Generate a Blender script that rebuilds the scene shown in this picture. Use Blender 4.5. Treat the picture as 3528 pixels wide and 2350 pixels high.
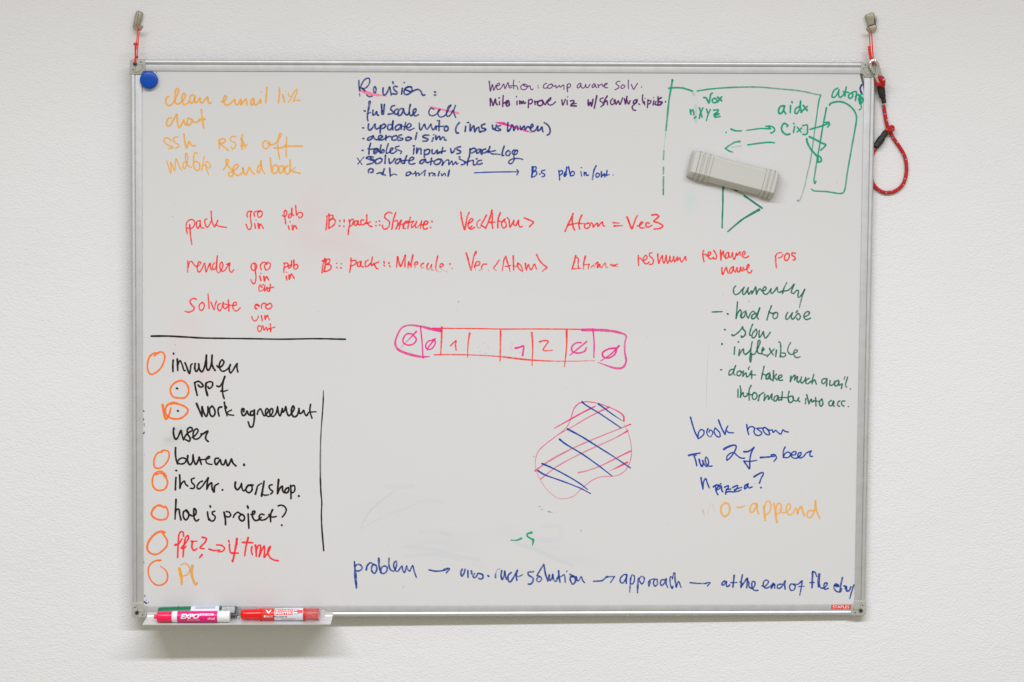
import bpy, bmesh, math, random
from mathutils import Vector, Matrix
import numpy as np

random.seed(7)
for o in list(bpy.data.objects):
    bpy.data.objects.remove(o)
S = bpy.context.scene
COL = S.collection

# ---------------------------------------------------------------- camera
F, CX, CY, W, H = 6020.0, 1764.0, 1175.0, 3528.0, 2350.0
RX, RY, RZ = 0.0547, -0.0291, 0.0024
CAMPOS = Vector((-0.0681, -2.831, 1.5 + 0.1548))
def _r(a, b, c):
    return Matrix.Rotation(c, 3, 'Z') @ Matrix.Rotation(b, 3, 'Y') @ Matrix.Rotation(a, 3, 'X')
RB = _r(RX, RY, RZ) @ Matrix(((1, 0, 0), (0, 0, -1), (0, 1, 0)))      # world -> view (x right, y down, z ahead)
cam = bpy.data.objects.new('camera', bpy.data.cameras.new('camera'))
COL.objects.link(cam)
cam.data.sensor_width = 36.0
cam.data.lens = F / W * 36.0
cam.data.clip_start, cam.data.clip_end = 0.05, 60
axes = Matrix((RB[0], -RB[1], -RB[2])).transposed()
cam.matrix_world = Matrix.Translation(CAMPOS) @ axes.to_4x4()
S.camera = cam
S.render.resolution_x, S.render.resolution_y = 1024, 682

# ---------------------------------------------------------------- light
wd = bpy.data.worlds.new('World'); S.world = wd; wd.use_nodes = True
bg = wd.node_tree.nodes['Background']
bg.inputs[0].default_value = (1.0, 0.95, 0.76, 1)
bg.inputs[1].default_value = 0.445
kl = bpy.data.lights.new('ceiling_strip_lamp', 'AREA')
kl.shape = 'RECTANGLE'; kl.size = 3.3; kl.size_y = 0.26
kl.energy = 180; kl.color = (0.88, 0.905, 1.0)
ko = bpy.data.objects.new('ceiling_strip_lamp', kl); COL.objects.link(ko)
ko.location = (0.05, -2.0, 3.05)       # under the ceiling, facing down and a little into the room
ko.rotation_euler = (math.radians(-14), 0, 0)
S.view_settings.view_transform = 'Standard'
S.view_settings.look = 'None'
S.view_settings.exposure = 0.0
S.view_settings.gamma = 1.0
S.view_settings.use_curve_mapping = False
S.cycles.transparent_max_bounces = 40
S.cycles.max_bounces = 8

# ---------------------------------------------------------------- helpers
def P(px, py, Y=0.0):
    d = RB.transposed() @ Vector(((px - CX) / F, (py - CY) / F, 1.0))
    return CAMPOS + d * ((Y - CAMPOS.y) / d.y)
def lin(c):
    c = c / 255.0
    return c / 12.92 if c <= 0.04045 else ((c + 0.055) / 1.055) ** 2.4
def rgb(r, g, b, k=1.0):
    return (lin(r) * k, lin(g) * k, lin(b) * k, 1)
def mat(name, col, rough=0.5, metal=0.0, bump=0.0, bscale=300.0, vary=0.0, coat=0.0, trans=0.0, spec=0.5, stretch=None):
    m = bpy.data.materials.new(name); m.use_nodes = True
    nt = m.node_tree; b = nt.nodes['Principled BSDF']
    b.inputs['Base Color'].default_value = col
    b.inputs['Roughness'].default_value = rough
    b.inputs['Metallic'].default_value = metal
    b.inputs['Coat Weight'].default_value = coat
    b.inputs['Transmission Weight'].default_value = trans
    b.inputs['Specular IOR Level'].default_value = spec
    if bump or vary:
        tc = nt.nodes.new('ShaderNodeTexCoord'); mp = nt.nodes.new('ShaderNodeMapping')
        nt.links.new(tc.outputs['Object'], mp.inputs[0])
        if stretch: mp.inputs['Scale'].default_value = stretch
        nz = nt.nodes.new('ShaderNodeTexNoise'); nz.inputs['Scale'].default_value = bscale
        nz.inputs['Detail'].default_value = 4
        nt.links.new(mp.outputs[0], nz.inputs['Vector'])
        if bump:
            bp = nt.nodes.new('ShaderNodeBump'); bp.inputs['Strength'].default_value = 1
            bp.inputs['Distance'].default_value = bump
            nt.links.new(nz.outputs[0], bp.inputs['Height']); nt.links.new(bp.outputs[0], b.inputs['Normal'])
        if vary:
            mx = nt.nodes.new('ShaderNodeMix'); mx.data_type = 'RGBA'
            mx.inputs[6].default_value = tuple(c * (1 - vary) for c in col[:3]) + (1,)
            mx.inputs[7].default_value = tuple(min(1, c * (1 + vary)) for c in col[:3]) + (1,)
            rp = nt.nodes.new('ShaderNodeMapRange'); rp.inputs[1].default_value = .3; rp.inputs[2].default_value = .7
            nt.links.new(nz.outputs[0], rp.inputs[0]); nt.links.new(rp.outputs[0], mx.inputs[0])
            nt.links.new(mx.outputs[2], b.inputs['Base Color'])
    return m
def link(name, me, m, parent=None, smooth=False, label=None):
    o = bpy.data.objects.new(name, me); COL.objects.link(o)
    for x in (m if isinstance(m, (list, tuple)) else [m]):
        me.materials.append(x)
    if smooth:
        for p in me.polygons: p.use_smooth = True
    if parent: o.parent = parent; o.matrix_parent_inverse = Matrix.Translation(parent.matrix_world.translation if False else world_loc(parent)).inverted()
    if label: o['label'] = label
    return o
def world_loc(o):
    v = Vector(o.location)
    if o.parent: v = v + Vector((0, 0, 0))
    return Vector((0, 0, 0)) if o.type == 'MESH' else v
def thing(name, label, cat, loc=(0, 0, 0), group=None):
    o = bpy.data.objects.new(name, None); COL.objects.link(o); o.location = loc
    o.empty_display_size = 0.02
    o['label'] = label; o['category'] = cat
    if group: o['group'] = group
    return o
def mesh(name, v, f):
    me = bpy.data.meshes.new(name); me.from_pydata([tuple(x) for x in v], [], f); me.update(); return me
def bm_mesh(name, bm):
    bmesh.ops.recalc_face_normals(bm, faces=bm.faces)
    me = bpy.data.meshes.new(name); bm.to_mesh(me); bm.free(); return me
def autosmooth(me, deg=35):
    bm = bmesh.new(); bm.from_mesh(me)
    for f in bm.faces: f.smooth = True
    for e in bm.edges:
        if len(e.link_faces) == 2 and e.calc_face_angle(0) > math.radians(deg): e.smooth = False
    bm.to_mesh(me); bm.free()
def prism(pts, y0, y1, bev=0.0, seg=2, sides='front'):
    """pts: list of (x, z) world; y0 front (small), y1 back"""
    bm = bmesh.new()
    a = [bm.verts.new((x, y0, z)) for x, z in pts]
    b = [bm.verts.new((x, y1, z)) for x, z in pts]
    n = len(pts)
    ff = bm.faces.new(a); bm.faces.new(b[::-1])
    for i in range(n):
        bm.faces.new((a[i], b[i], b[(i + 1) % n], a[(i + 1) % n]))
    bmesh.ops.recalc_face_normals(bm, faces=bm.faces)
    if bev:
        es = [e for e in bm.edges if all(abs(v.co.y - y0) < 1e-7 for v in e.verts)]
        bmesh.ops.bevel(bm, geom=es, offset=bev, segments=seg, affect='EDGES', profile=0.5)
    me = bm_mesh('prism', bm); autosmooth(me, 40); return me
def frames(path, closed=False):
    n = len(path); T = []
    for i in range(n):
        a = path[i - 1] if (i or closed) else path[0]
        b = path[(i + 1) % n] if (i < n - 1 or closed) else path[-1]
        T.append((b - a).normalized())
    u = T[0].orthogonal().normalized(); out = []
    for i in range(n):
        u = (u - T[i] * u.dot(T[i])).normalized()
        out.append((u, T[i].cross(u)))
    return out
def tube(path, r, seg=10, closed=False, caps=True):
    path = [Vector(p) for p in path]; fr = frames(path, closed); n = len(path); v = []; f = []
    for i, p in enumerate(path):
        rr = r[i] if isinstance(r, (list, tuple)) else r
        for k in range(seg):
            a = 2 * math.pi * k / seg
            v.append(p + fr[i][0] * (rr * math.cos(a)) + fr[i][1] * (rr * math.sin(a)))
    for i in range(n if closed else n - 1):
        j = (i + 1) % n
        for k in range(seg):
            f.append((i * seg + k, i * seg + (k + 1) % seg, j * seg + (k + 1) % seg, j * seg + k))
    if caps and not closed:
        f.append(tuple(range(seg))[::-1]); f.append(tuple((n - 1) * seg + k for k in range(seg)))
    return mesh('tube', v, f)
def crom(pts, sub=6, closed=False):
    """centripetal-ish Catmull-Rom through points of any dimension (numpy rows)"""
    p = np.array(pts, float); n = len(p)
    if n < 3: return p if n < 2 else np.array([p[0] + (p[1] - p[0]) * t for t in np.linspace(0, 1, sub + 1)])
    q = np.vstack([2 * p[0] - p[1], p, 2 * p[-1] - p[-2]])
    out = []
    for i in range(1, n):
        p0, p1, p2, p3 = q[i - 1], q[i], q[i + 1], q[i + 2]
        d = lambda a, b: max(np.linalg.norm((a - b)[:2]), 1e-6) ** 0.5
        t0 = 0; t1 = t0 + d(p0, p1); t2 = t1 + d(p1, p2); t3 = t2 + d(p2, p3)
        for t in np.linspace(t1, t2, sub, endpoint=False):
            A1 = (t1 - t) / (t1 - t0) * p0 + (t - t0) / (t1 - t0) * p1
            A2 = (t2 - t) / (t2 - t1) * p1 + (t - t1) / (t2 - t1) * p2
            A3 = (t3 - t) / (t3 - t2) * p2 + (t - t2) / (t3 - t2) * p3
            B1 = (t2 - t) / (t2 - t0) * A1 + (t - t0) / (t2 - t0) * A2
            B2 = (t3 - t) / (t3 - t1) * A2 + (t - t1) / (t3 - t1) * A3
            out.append((t2 - t) / (t2 - t1) * B1 + (t - t1) / (t2 - t1) * B2)
    out.append(p[-1]); return np.array(out)
def vpath(pts, sub=8):
    return [Vector(x) for x in crom3(pts, sub)]
def crom3(pts, sub):
    p = [Vector(x) for x in pts]; q = [2 * p[0] - p[1]] + p + [2 * p[-1] - p[-2]]; out = []
    for i in range(1, len(p)):
        a, b, c, d = q[i - 1], q[i], q[i + 1], q[i + 2]
        for k in range(sub):
            t = k / sub
            out.append(0.5 * ((2 * b) + (c - a) * t + (2 * a - 5 * b + 4 * c - d) * t * t + (3 * b - a - 3 * c + d) * t ** 3))
    out.append(p[-1]); return out
MM = 0.001

# ---------------------------------------------------------------- wall (its face drifts a little towards the board on the right)
YL, YR = 0.024, 0.0105
def wall_y(x): return YL + (x + 0.6) / 1.2 * (YR - YL)
wm = bpy.data.materials.new('white_plaster'); wm.use_nodes = True
nt = wm.node_tree; b = nt.nodes['Principled BSDF']
b.inputs['Roughness'].default_value = 0.85; b.inputs['Specular IOR Level'].default_value = 0.25
tc = nt.nodes.new('ShaderNodeTexCoord')
n1 = nt.nodes.new('ShaderNodeTexNoise'); n1.inputs['Scale'].default_value = 330; n1.inputs['Detail'].default_value = 2; n1.inputs['Roughness'].default_value = 0.55
n2 = nt.nodes.new('ShaderNodeTexNoise'); n2.inputs['Scale'].default_value = 70; n2.inputs['Detail'].default_value = 2
n3 = nt.nodes.new('ShaderNodeTexNoise'); n3.inputs['Scale'].default_value = 5; n3.inputs['Detail'].default_value = 3
mp = nt.nodes.new('ShaderNodeMapping'); mp.inputs['Rotation'].default_value = (0, math.radians(35), 0); mp.inputs['Scale'].default_value = (0.75, 1, 1.2)
nt.links.new(tc.outputs['Object'], mp.inputs[0])
for n in (n1, n2, n3): nt.links.new(mp.outputs[0], n.inputs['Vector'])
ma = nt.nodes.new('ShaderNodeMath'); ma.operation = 'MULTIPLY_ADD'; ma.inputs[1].default_value = 0.45
nt.links.new(n2.outputs[0], ma.inputs[0]); nt.links.new(n1.outputs[0], ma.inputs[2])
bp = nt.nodes.new('ShaderNodeBump'); bp.inputs['Strength'].default_value = 1.0; bp.inputs['Distance'].default_value = 0.0010
nt.links.new(ma.outputs[0], bp.inputs['Height']); nt.links.new(bp.outputs[0], b.inputs['Normal'])
mx = nt.nodes.new('ShaderNodeMix'); mx.data_type = 'RGBA'
mx.inputs[6].default_value = (0.725, 0.718, 0.719, 1); mx.inputs[7].default_value = (0.765, 0.759, 0.761, 1)
nt.links.new(n3.outputs[0], mx.inputs[0])
# a few small grey scuffs on the paint
vo = nt.nodes.new('ShaderNodeTexVoronoi'); vo.inputs['Scale'].default_value = 9
nt.links.new(mp.outputs[0], vo.inputs['Vector'])
vr = nt.nodes.new('ShaderNodeMapRange'); vr.inputs[1].default_value = 0.02; vr.inputs[2].default_value = 0.035; vr.inputs[3].default_value = 0.35; vr.inputs[4].default_value = 0
nt.links.new(vo.outputs['Distance'], vr.inputs[0])
sc = nt.nodes.new('ShaderNodeMath'); sc.operation = 'MULTIPLY'
vg = nt.nodes.new('ShaderNodeMapRange'); vg.inputs[1].default_value = 0.80; vg.inputs[2].default_value = 0.82
nt.links.new(vo.outputs['Color'], vg.inputs[0]); nt.links.new(vg.outputs[0], sc.inputs[0]); nt.links.new(vr.outputs[0], sc.inputs[1])
mx2 = nt.nodes.new('ShaderNodeMix'); mx2.data_type = 'RGBA'; mx2.inputs[7].default_value = (0.25, 0.24, 0.23, 1)
nt.links.new(sc.outputs[0], mx2.inputs[0]); nt.links.new(mx.outputs[2], mx2.inputs[6])
nt.links.new(mx2.outputs[2], b.inputs['Base Color'])
wv = [(-3.0, wall_y(-3.0), 0.0), (3.0, wall_y(3.0), 0.0), (3.0, wall_y(3.0), 3.6), (-3.0, wall_y(-3.0), 3.6)]
wall = link('wall', mesh('wall', wv, [(0, 1, 2, 3)]), wm)
wall['kind'] = 'structure'

# ---------------------------------------------------------------- materials
ALU = mat('brushed_aluminium', (0.62, 0.62, 0.63, 1), 0.50, 0.85, bump=0.00002, bscale=60, vary=0.05, stretch=(1, 1, 1))
ALU_TRAY = mat('pale_anodised_metal', (0.66, 0.66, 0.65, 1), 0.45, 0.35, vary=0.04, bscale=40)
CAP = mat('grey_corner_plastic', rgb(168, 168, 158), 0.5, vary=0.05, bscale=120)
GROOVE = mat('dark_groove_line', rgb(96, 96, 88), 0.8, vary=0.1)  # dark grey draws the shade of the plate groove and outlines the hole
DARK = mat('dark_hole', (0.012, 0.011, 0.010, 1), 0.8, vary=0.2)
SHADOWGAP = mat('gap_shade', (0.09, 0.085, 0.08, 1), 0.8, vary=0.2)  # dark grey stands in for the shade inside the edging gap
CORD = mat('red_cord', rgb(232, 38, 22), 0.75, bump=0.0004, bscale=1500, vary=0.12)
HOOKM = mat('khaki_metal_hook', rgb(158, 152, 132), 0.38, 0.25, vary=0.12, bscale=150)
STEEL = mat('polished_steel', (0.78, 0.77, 0.75, 1), 0.16, 1.0, vary=0.06, bscale=200)
ROPE_R = mat('red_rope', rgb(190, 26, 16), 0.8, bump=0.0006, bscale=1400, vary=0.18)
ROPE_B = mat('blue_rope_fleck', rgb(62, 62, 140), 0.8, bump=0.0006, bscale=1400, vary=0.1)
ROPE_W = mat('cream_rope_fleck', rgb(190, 176, 158), 0.8, bump=0.0006, bscale=1400, vary=0.1)
SLEEVE = mat('black_heat_shrink', (0.014, 0.013, 0.012, 1), 0.55, bump=0.0004, bscale=400, vary=0.25)

# ---------------------------------------------------------------- whiteboard
TL, TR = P(448.8, 204.5), P(3017, 215)
BL, BR = P(455.5, 2126.5), P(2981, 2119)
board = thing('whiteboard', 'wall-hung whiteboard in an aluminium frame, covered in colourful handwriting', 'whiteboard', (0, 0, 1.05))

# writing surface with ghost stains of wiped ink
sm = bpy.data.materials.new('enamel_white'); sm.use_nodes = True
nt = sm.node_tree; b = nt.nodes['Principled BSDF']
b.inputs['Roughness'].default_value = 0.30; b.inputs['Specular IOR Level'].default_value = 0.35
tc = nt.nodes.new('ShaderNodeTexCoord')
base = nt.nodes.new('ShaderNodeRGB'); base.outputs[0].default_value = (0.645, 0.637, 0.632, 1)
cur = base.outputs[0]
def stain(cur, px, py, rx, ry, col, amt, rot=0.0, nscale=18, stretch=(1, 1, 1)):
    c = P(px, py); sx, sz = rx / 2127.0, ry / 2127.0
    m = nt.nodes.new('ShaderNodeMapping'); m.vector_type = 'TEXTURE'
    m.inputs['Location'].default_value = (c.x, 0, c.z); m.inputs['Rotation'].default_value = (0, rot, 0); m.inputs['Scale'].default_value = (sx, 1, sz)
    nt.links.new(tc.outputs['Object'], m.inputs[0])
    ln = nt.nodes.new('ShaderNodeVectorMath'); ln.operation = 'LENGTH'; nt.links.new(m.outputs[0], ln.inputs[0])
    rg = nt.nodes.new('ShaderNodeMapRange'); rg.interpolation_type = 'SMOOTHSTEP'
    rg.inputs[1].default_value = 1.0; rg.inputs[2].default_value = 0.1; rg.inputs[3].default_value = 0; rg.inputs[4].default_value = amt
    nt.links.new(ln.outputs['Value'], rg.inputs[0])
    m2 = nt.nodes.new('ShaderNodeMapping'); m2.inputs['Scale'].default_value = stretch; m2.inputs['Rotation'].default_value = (0, -rot, 0)
    nt.links.new(tc.outputs['Object'], m2.inputs[0])
    nz = nt.nodes.new('ShaderNodeTexNoise'); nz.inputs['Scale'].default_value = nscale; nz.inputs['Detail'].default_value = 5; nt.links.new(m2.outputs[0], nz.inputs['Vector'])
    r2 = nt.nodes.new('ShaderNodeMapRange'); r2.inputs[1].default_value = .35; r2.inputs[2].default_value = .65; nt.links.new(nz.outputs[0], r2.inputs[0])
    mu = nt.nodes.new('ShaderNodeMath'); mu.operation = 'MULTIPLY'; nt.links.new(rg.outputs[0], mu.inputs[0]); nt.links.new(r2.outputs[0], mu.inputs[1])
    x = nt.nodes.new('ShaderNodeMix'); x.data_type = 'RGBA'; x.inputs[7].default_value = col
    nt.links.new(mu.outputs[0], x.inputs[0]); nt.links.new(cur, x.inputs[6])
    return x.outputs[2]
PK = (0.72, 0.45, 0.47, 1); BLU = (0.52, 0.54, 0.64, 1); TEAL = (0.40, 0.62, 0.55, 1); GRY = (0.33, 0.32, 0.31, 1)
cur = stain(cur, 1110, 790, 190, 230, PK, 0.30, nscale=14)
cur = stain(cur, 1300, 850, 420, 90, PK, 0.16, nscale=20, stretch=(0.5, 1, 2))
cur = stain(cur, 660, 1250, 160, 170, PK, 0.26, nscale=16)
cur = stain(cur, 650, 1120, 90, 90, PK, 0.16)
cur = stain(cur, 1480, 1790, 430, 190, BLU, 0.17, rot=0.12, nscale=12, stretch=(0.5, 1, 3))
cur = stain(cur, 1900, 1890, 330, 60, BLU, 0.18, rot=0.33, nscale=24, stretch=(0.35, 1, 5))
cur = stain(cur, 1560, 1900, 260, 60, BLU, 0.15, rot=0.2, nscale=24, stretch=(0.35, 1, 5))
cur = stain(cur, 600, 1510, 70, 42, GRY, 0.40, rot=-0.7, nscale=50, stretch=(0.4, 1, 2))
cur = stain(cur, 2380, 700, 40, 70, TEAL, 0.30)
cur = stain(cur, 2395, 365, 16, 70, TEAL, 0.40)
cur = stain(cur, 2768, 452, 26, 22, TEAL, 0.5, nscale=80)
cur = stain(cur, 720, 430, 120, 90, TEAL, 0.06)
cur = stain(cur, 2905, 330, 26, 40, GRY, 0.18)
cur = stain(cur, 1165, 1162, 26, 6, TEAL, 0.5, nscale=60)
cur = stain(cur, 2100, 1050, 600, 160, GRY, 0.05, nscale=8, stretch=(0.5, 1, 3))
# fine specks of dried ink
def specks(cur, scale, lo, hi, keep, amt, col):
    vo = nt.nodes.new('ShaderNodeTexVoronoi'); vo.inputs['Scale'].default_value = scale; nt.links.new(tc.outputs['Object'], vo.inputs['Vector'])
    a = nt.nodes.new('ShaderNodeMapRange'); a.inputs[1].default_value = lo; a.inputs[2].default_value = hi; a.inputs[3].default_value = amt; a.inputs[4].default_value = 0
    nt.links.new(vo.outputs['Distance'], a.inputs[0])
    g = nt.nodes.new('ShaderNodeMapRange'); g.inputs[1].default_value = keep; g.inputs[2].default_value = keep + .02
    nt.links.new(vo.outputs['Color'], g.inputs[0])
    mu = nt.nodes.new('ShaderNodeMath'); mu.operation = 'MULTIPLY'; nt.links.new(a.outputs[0], mu.inputs[0]); nt.links.new(g.outputs[0], mu.inputs[1])
    x = nt.nodes.new('ShaderNodeMix'); x.data_type = 'RGBA'; x.inputs[7].default_value = col
    nt.links.new(mu.outputs[0], x.inputs[0]); nt.links.new(cur, x.inputs[6]); return x.outputs[2]
cur = specks(cur, 22, 0.020, 0.034, 0.74, 0.6, (0.16, 0.15, 0.15, 1))
cur = specks(cur, 55, 0.030, 0.06, 0.80, 0.35, (0.3, 0.29, 0.29, 1))
nt.links.new(cur, b.inputs['Base Color'])
nz = nt.nodes.new('ShaderNodeTexNoise'); nz.inputs['Scale'].default_value = 6; nt.links.new(tc.outputs['Object'], nz.inputs['Vector'])
rr = nt.nodes.new('ShaderNodeMapRange'); rr.inputs[3].default_value = .24; rr.inputs[4].default_value = .38
nt.links.new(nz.outputs[0], rr.inputs[0]); nt.links.new(rr.outputs[0], b.inputs['Roughness'])

def inset(A, B, C, d):       # corner A moved inwards by d along both neighbours
    u = (B - A).normalized(); v = (C - A).normalized(); return A + (u + v) * d
iq = [inset(TL, TR, BL, 0.012), inset(TR, TL, BR, 0.012), inset(BR, BL, TR, 0.012), inset(BL, BR, TL, 0.012)]
surface = link('writing_surface', prism([(p.x, p.z) for p in iq], 0.0, 0.0030), sm, board)

# frame rails: extruded profile between the corner caps
PROFILE = [(0, -4), (0, -1.2), (.35, .4), (1.0, 1.7), (2.0, 2.6), (3.2, 3.0), (4.6, 3.0), (5.8, 2.6), (6.8, 2.0), (7.5, 1.5), (7.6, .1),
           (8.3, .1), (8.4, 1.5), (8.6, 1.75), (17.9, 1.8), (18.25, 1.7), (18.4, 1.45), (18.3, 1.2), (17.2, .9), (17.2, -4)]
def rail(A, B, inward, label=None):
    d = (B - A).normalized(); n = (inward - d * inward.dot(d)).normalized()
    a, c = A + d * 0.0225, B - d * 0.0225
    v = []; f = []; k = len(PROFILE)
    for e in (a, c):
        for u, h in PROFILE:
            q = e + n * (u * MM); v.append((q.x, -h * MM, q.z))
    for i in range(k): f.append((i, (i + 1) % k, k + (i + 1) % k, k + i))
    f += [tuple(range(k)), tuple(range(k, 2 * k))[::-1]]
    bm = bmesh.new(); bm.from_mesh(mesh('rail', v, f)); me = bm_mesh('frame_rail', bm); autosmooth(me, 40)
    return link('frame_rail', me, ALU, board)
rail(TL, TR, Vector((0, 0, -1))); rail(BL, BR, Vector((0, 0, 1)))
rail(TL, BL, Vector((1, 0, 0))); rail(TR, BR, Vector((-1, 0, 0)))

def disc(cx, cz, r, y0, y1, n=24):
    return prism([(cx + r * math.cos(2 * math.pi * i / n), cz + r * math.sin(2 * math.pi * i / n)) for i in range(n)], y0, y1)
def ring(cx, cz, r0, r1, y0, y1, n=28):
    v = []; f = []
    for i in range(n):
        a = 2 * math.pi * i / n; c, s = math.cos(a), math.sin(a)
        v += [(cx + r0 * c, y1, cz + r0 * s), (cx + r0 * c, y0, cz + r0 * s), (cx + r1 * c, y0, cz + r1 * s), (cx + r1 * c, y1, cz + r1 * s)]
    for i in range(n):
        j = (i + 1) % n
        for k in range(3): f.append((4 * i + k, 4 * i + k + 1, 4 * j + k + 1, 4 * j + k))
    return mesh('ring', v, f)
def corner(K, ux, uz, full=True):
    """K outer corner; ux, uz = unit vectors along both edges, inwards"""
    L = 24.6
    def w(a, c): q = K + ux * (a * MM) + uz * (c * MM); return (q.x, q.z)
    pts = []
    for i in range(7):
        t = math.pi / 2 * i / 6; pts.append(w(5 - 5 * math.sin(t) - .4, 5 - 5 * math.cos(t) - .4))
    pts.append(w(-.4, L))
    pts.append(w(18.2, L))
    for i in range(7):
        t = math.pi / 2 * i / 6; pts.append(w(L - 6.0 * math.cos(t), L - 6.0 * math.sin(t)))
    pts.append(w(L, -.4))
    cap = link('corner_cap', prism(pts, -0.0036, 0.0040, 0.0011, 3), CAP, board)
    # raised quarter-round cover plate, with the groove's shade drawn as a dark sheet round it
    q = [w(6.6, 16.9 + 2.8), w(6.6 + 1.2, 20.6)]
    for i in range(9):
        t = math.pi / 2 * i / 8; q.append(w(9.6 + 11 * math.sin(t), 9.6 + 11 * math.cos(t)))
    q += [w(20.6, 9.4), w(12.5, 9.4), w(9.4, 12.5), w(9.4, 18.0)]
    ccx = sum(p_[0] for p_ in q) / len(q); ccz = sum(p_[1] for p_ in q) / len(q)
    link('plate_groove', prism([(ccx + (x - ccx) * 1.09, ccz + (z - ccz) * 1.09) for x, z in q], -0.00372, -0.0034), GROOVE, cap)
    link('cover_plate', prism(q, -0.0042, -0.0034, 0.0003, 1), CAP, cap)
    for a, c in ((5.2, 16.8), (17.5, 4.7)):
        x, z = w(a, c)
        link('screw_hole', disc(x, z, 0.0011, -0.00375, -0.0030, 16), DARK, cap)
    x, z = w(8.2, 7.8)
    link('hole_rim', ring(x, z, 0.0024, 0.0037, -0.0040, -0.0030), GROOVE, cap)
    link('hanging_hole', disc(x, z, 0.0022, -0.00375, -0.0030, 20), DARK, cap)
    return cap
def un(a, b_): return (b_ - a).normalized()
corner(TL, un(TL, TR), un(TL, BL)); corner(TR, un(TR, TL), un(TR, BR))
corner(BR, un(BR, BL), un(BR, TR)); corner(BL, un(BL, BR), un(BL, TL))
# dark sliver painted as the shade in the gap where the edging has come away below the upper right corner
gp = [P(x, y) for x, y in ((2962, 253), (2970, 254), (2976, 282), (2981, 318), (2982, 330), (2979, 329), (2973, 295), (2966, 270))]
link('edging_gap', prism([(p.x, p.z) for p in gp], -0.0012, 0.0005, 0.0003, 1), SHADOWGAP, board)

# red brand sticker with white lettering on the bottom rail
STK = mat('red_sticker', rgb(214, 60, 52), 0.4, vary=0.08, bscale=200)
WHT = mat('white_print', rgb(236, 230, 226), 0.5, vary=0.03)
def text_mesh(body, size, shear=0.0, bold=0.0, spacing=1.0):
    cu = bpy.data.curves.new('lettering', 'FONT'); cu.body = body; cu.size = size; cu.shear = shear
    cu.offset = bold; cu.space_character = spacing; cu.align_x = 'CENTER'; cu.align_y = 'CENTER'; cu.resolution_u = 3
    ob = bpy.data.objects.new('lettering', cu); COL.objects.link(ob)
    dg = bpy.context.evaluated_depsgraph_get(); dg.update()
    me = bpy.data.meshes.new_from_object(ob.evaluated_get(dg))
    bpy.data.objects.remove(ob); bpy.data.curves.remove(cu)
    bm = bmesh.new(); bm.from_mesh(me)      # cut into narrow strips so that it can follow a round barrel
    lo, hi = min(v.co.y for v in bm.verts), max(v.co.y for v in bm.verts); k = 14
    for i in range(1, k):
        bmesh.ops.bisect_plane(bm, geom=bm.verts[:] + bm.edges[:] + bm.faces[:], plane_co=(0, lo + (hi - lo) * i / k, 0), plane_no=(0, 1, 0))
    bm.to_mesh(me); bm.free()
    return me
sq = [P(x, y, -0.0019) for x, y in ((2864, 2083.6), (2930.5, 2083), (2930.3, 2099.4), (2864, 2100))]
sticker = link('sticker', prism([(p.x, p.z) for p in sq], -0.00205, -0.0018), STK, board)
me = text_mesh('STAPLES', 0.0068, bold=0.00005, spacing=1.02)
cc = sum(sq, Vector()) / 4
wd_ = max(v.co.x for v in me.vertices) - min(v.co.x for v in me.vertices)
k = 0.0272 / wd_
for v in me.vertices: v.co = Vector((cc.x + v.co.x * k, -0.00212, cc.z + v.co.y))
link('lettering', me, WHT, sticker)

# marker tray hooked on the bottom rail
def sheet(a, b_, t):
    return None
YB, YF = -0.0050, -0.0475
prof = []
zt = P(800, 2108.5, YB).z; zb = P(800, 2124, YB).z; zf = P(800, 2150.3, YF).z
th = 0.0012
line = [(YB, zt), (YB, zb + 0.002), (YB - 0.0008, zb + 0.0005), (YB - 0.002, zb), (YF, zf)]
up = line; dn = [(y + (th if i < 3 else 0), z - (0 if i < 2 else th)) for i, (y, z) in enumerate(line)]
poly = up + dn[::-1]
def xr(px, y, z):   # x at pixel column px for a given y
    return P(px, 2125, y).x
xl0, xr0 = P(507, 2125, YB).x, P(1146, 2125, YB).x
v = []; f = []; n = len(poly)
for s in (0, 1):
    for (y, z) in poly:
        v.append(((xl0 if s == 0 else xr0), y, z))
for i in range(n): f.append((i, (i + 1) % n, n + (i + 1) % n, n + i))
f += [tuple(range(n)), tuple(range(n, 2 * n))[::-1]]
bm = bmesh.new(); bm.from_mesh(mesh('tray', v, f)); me = bm_mesh('pen_tray', bm)
tray = link('pen_tray', me, ALU_TRAY, board)
def floor_z(y):     # upper face of the tray floor
    return zb + (zf - zb) * (y - (YB - 0.002)) / (YF - (YB - 0.002))

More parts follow.
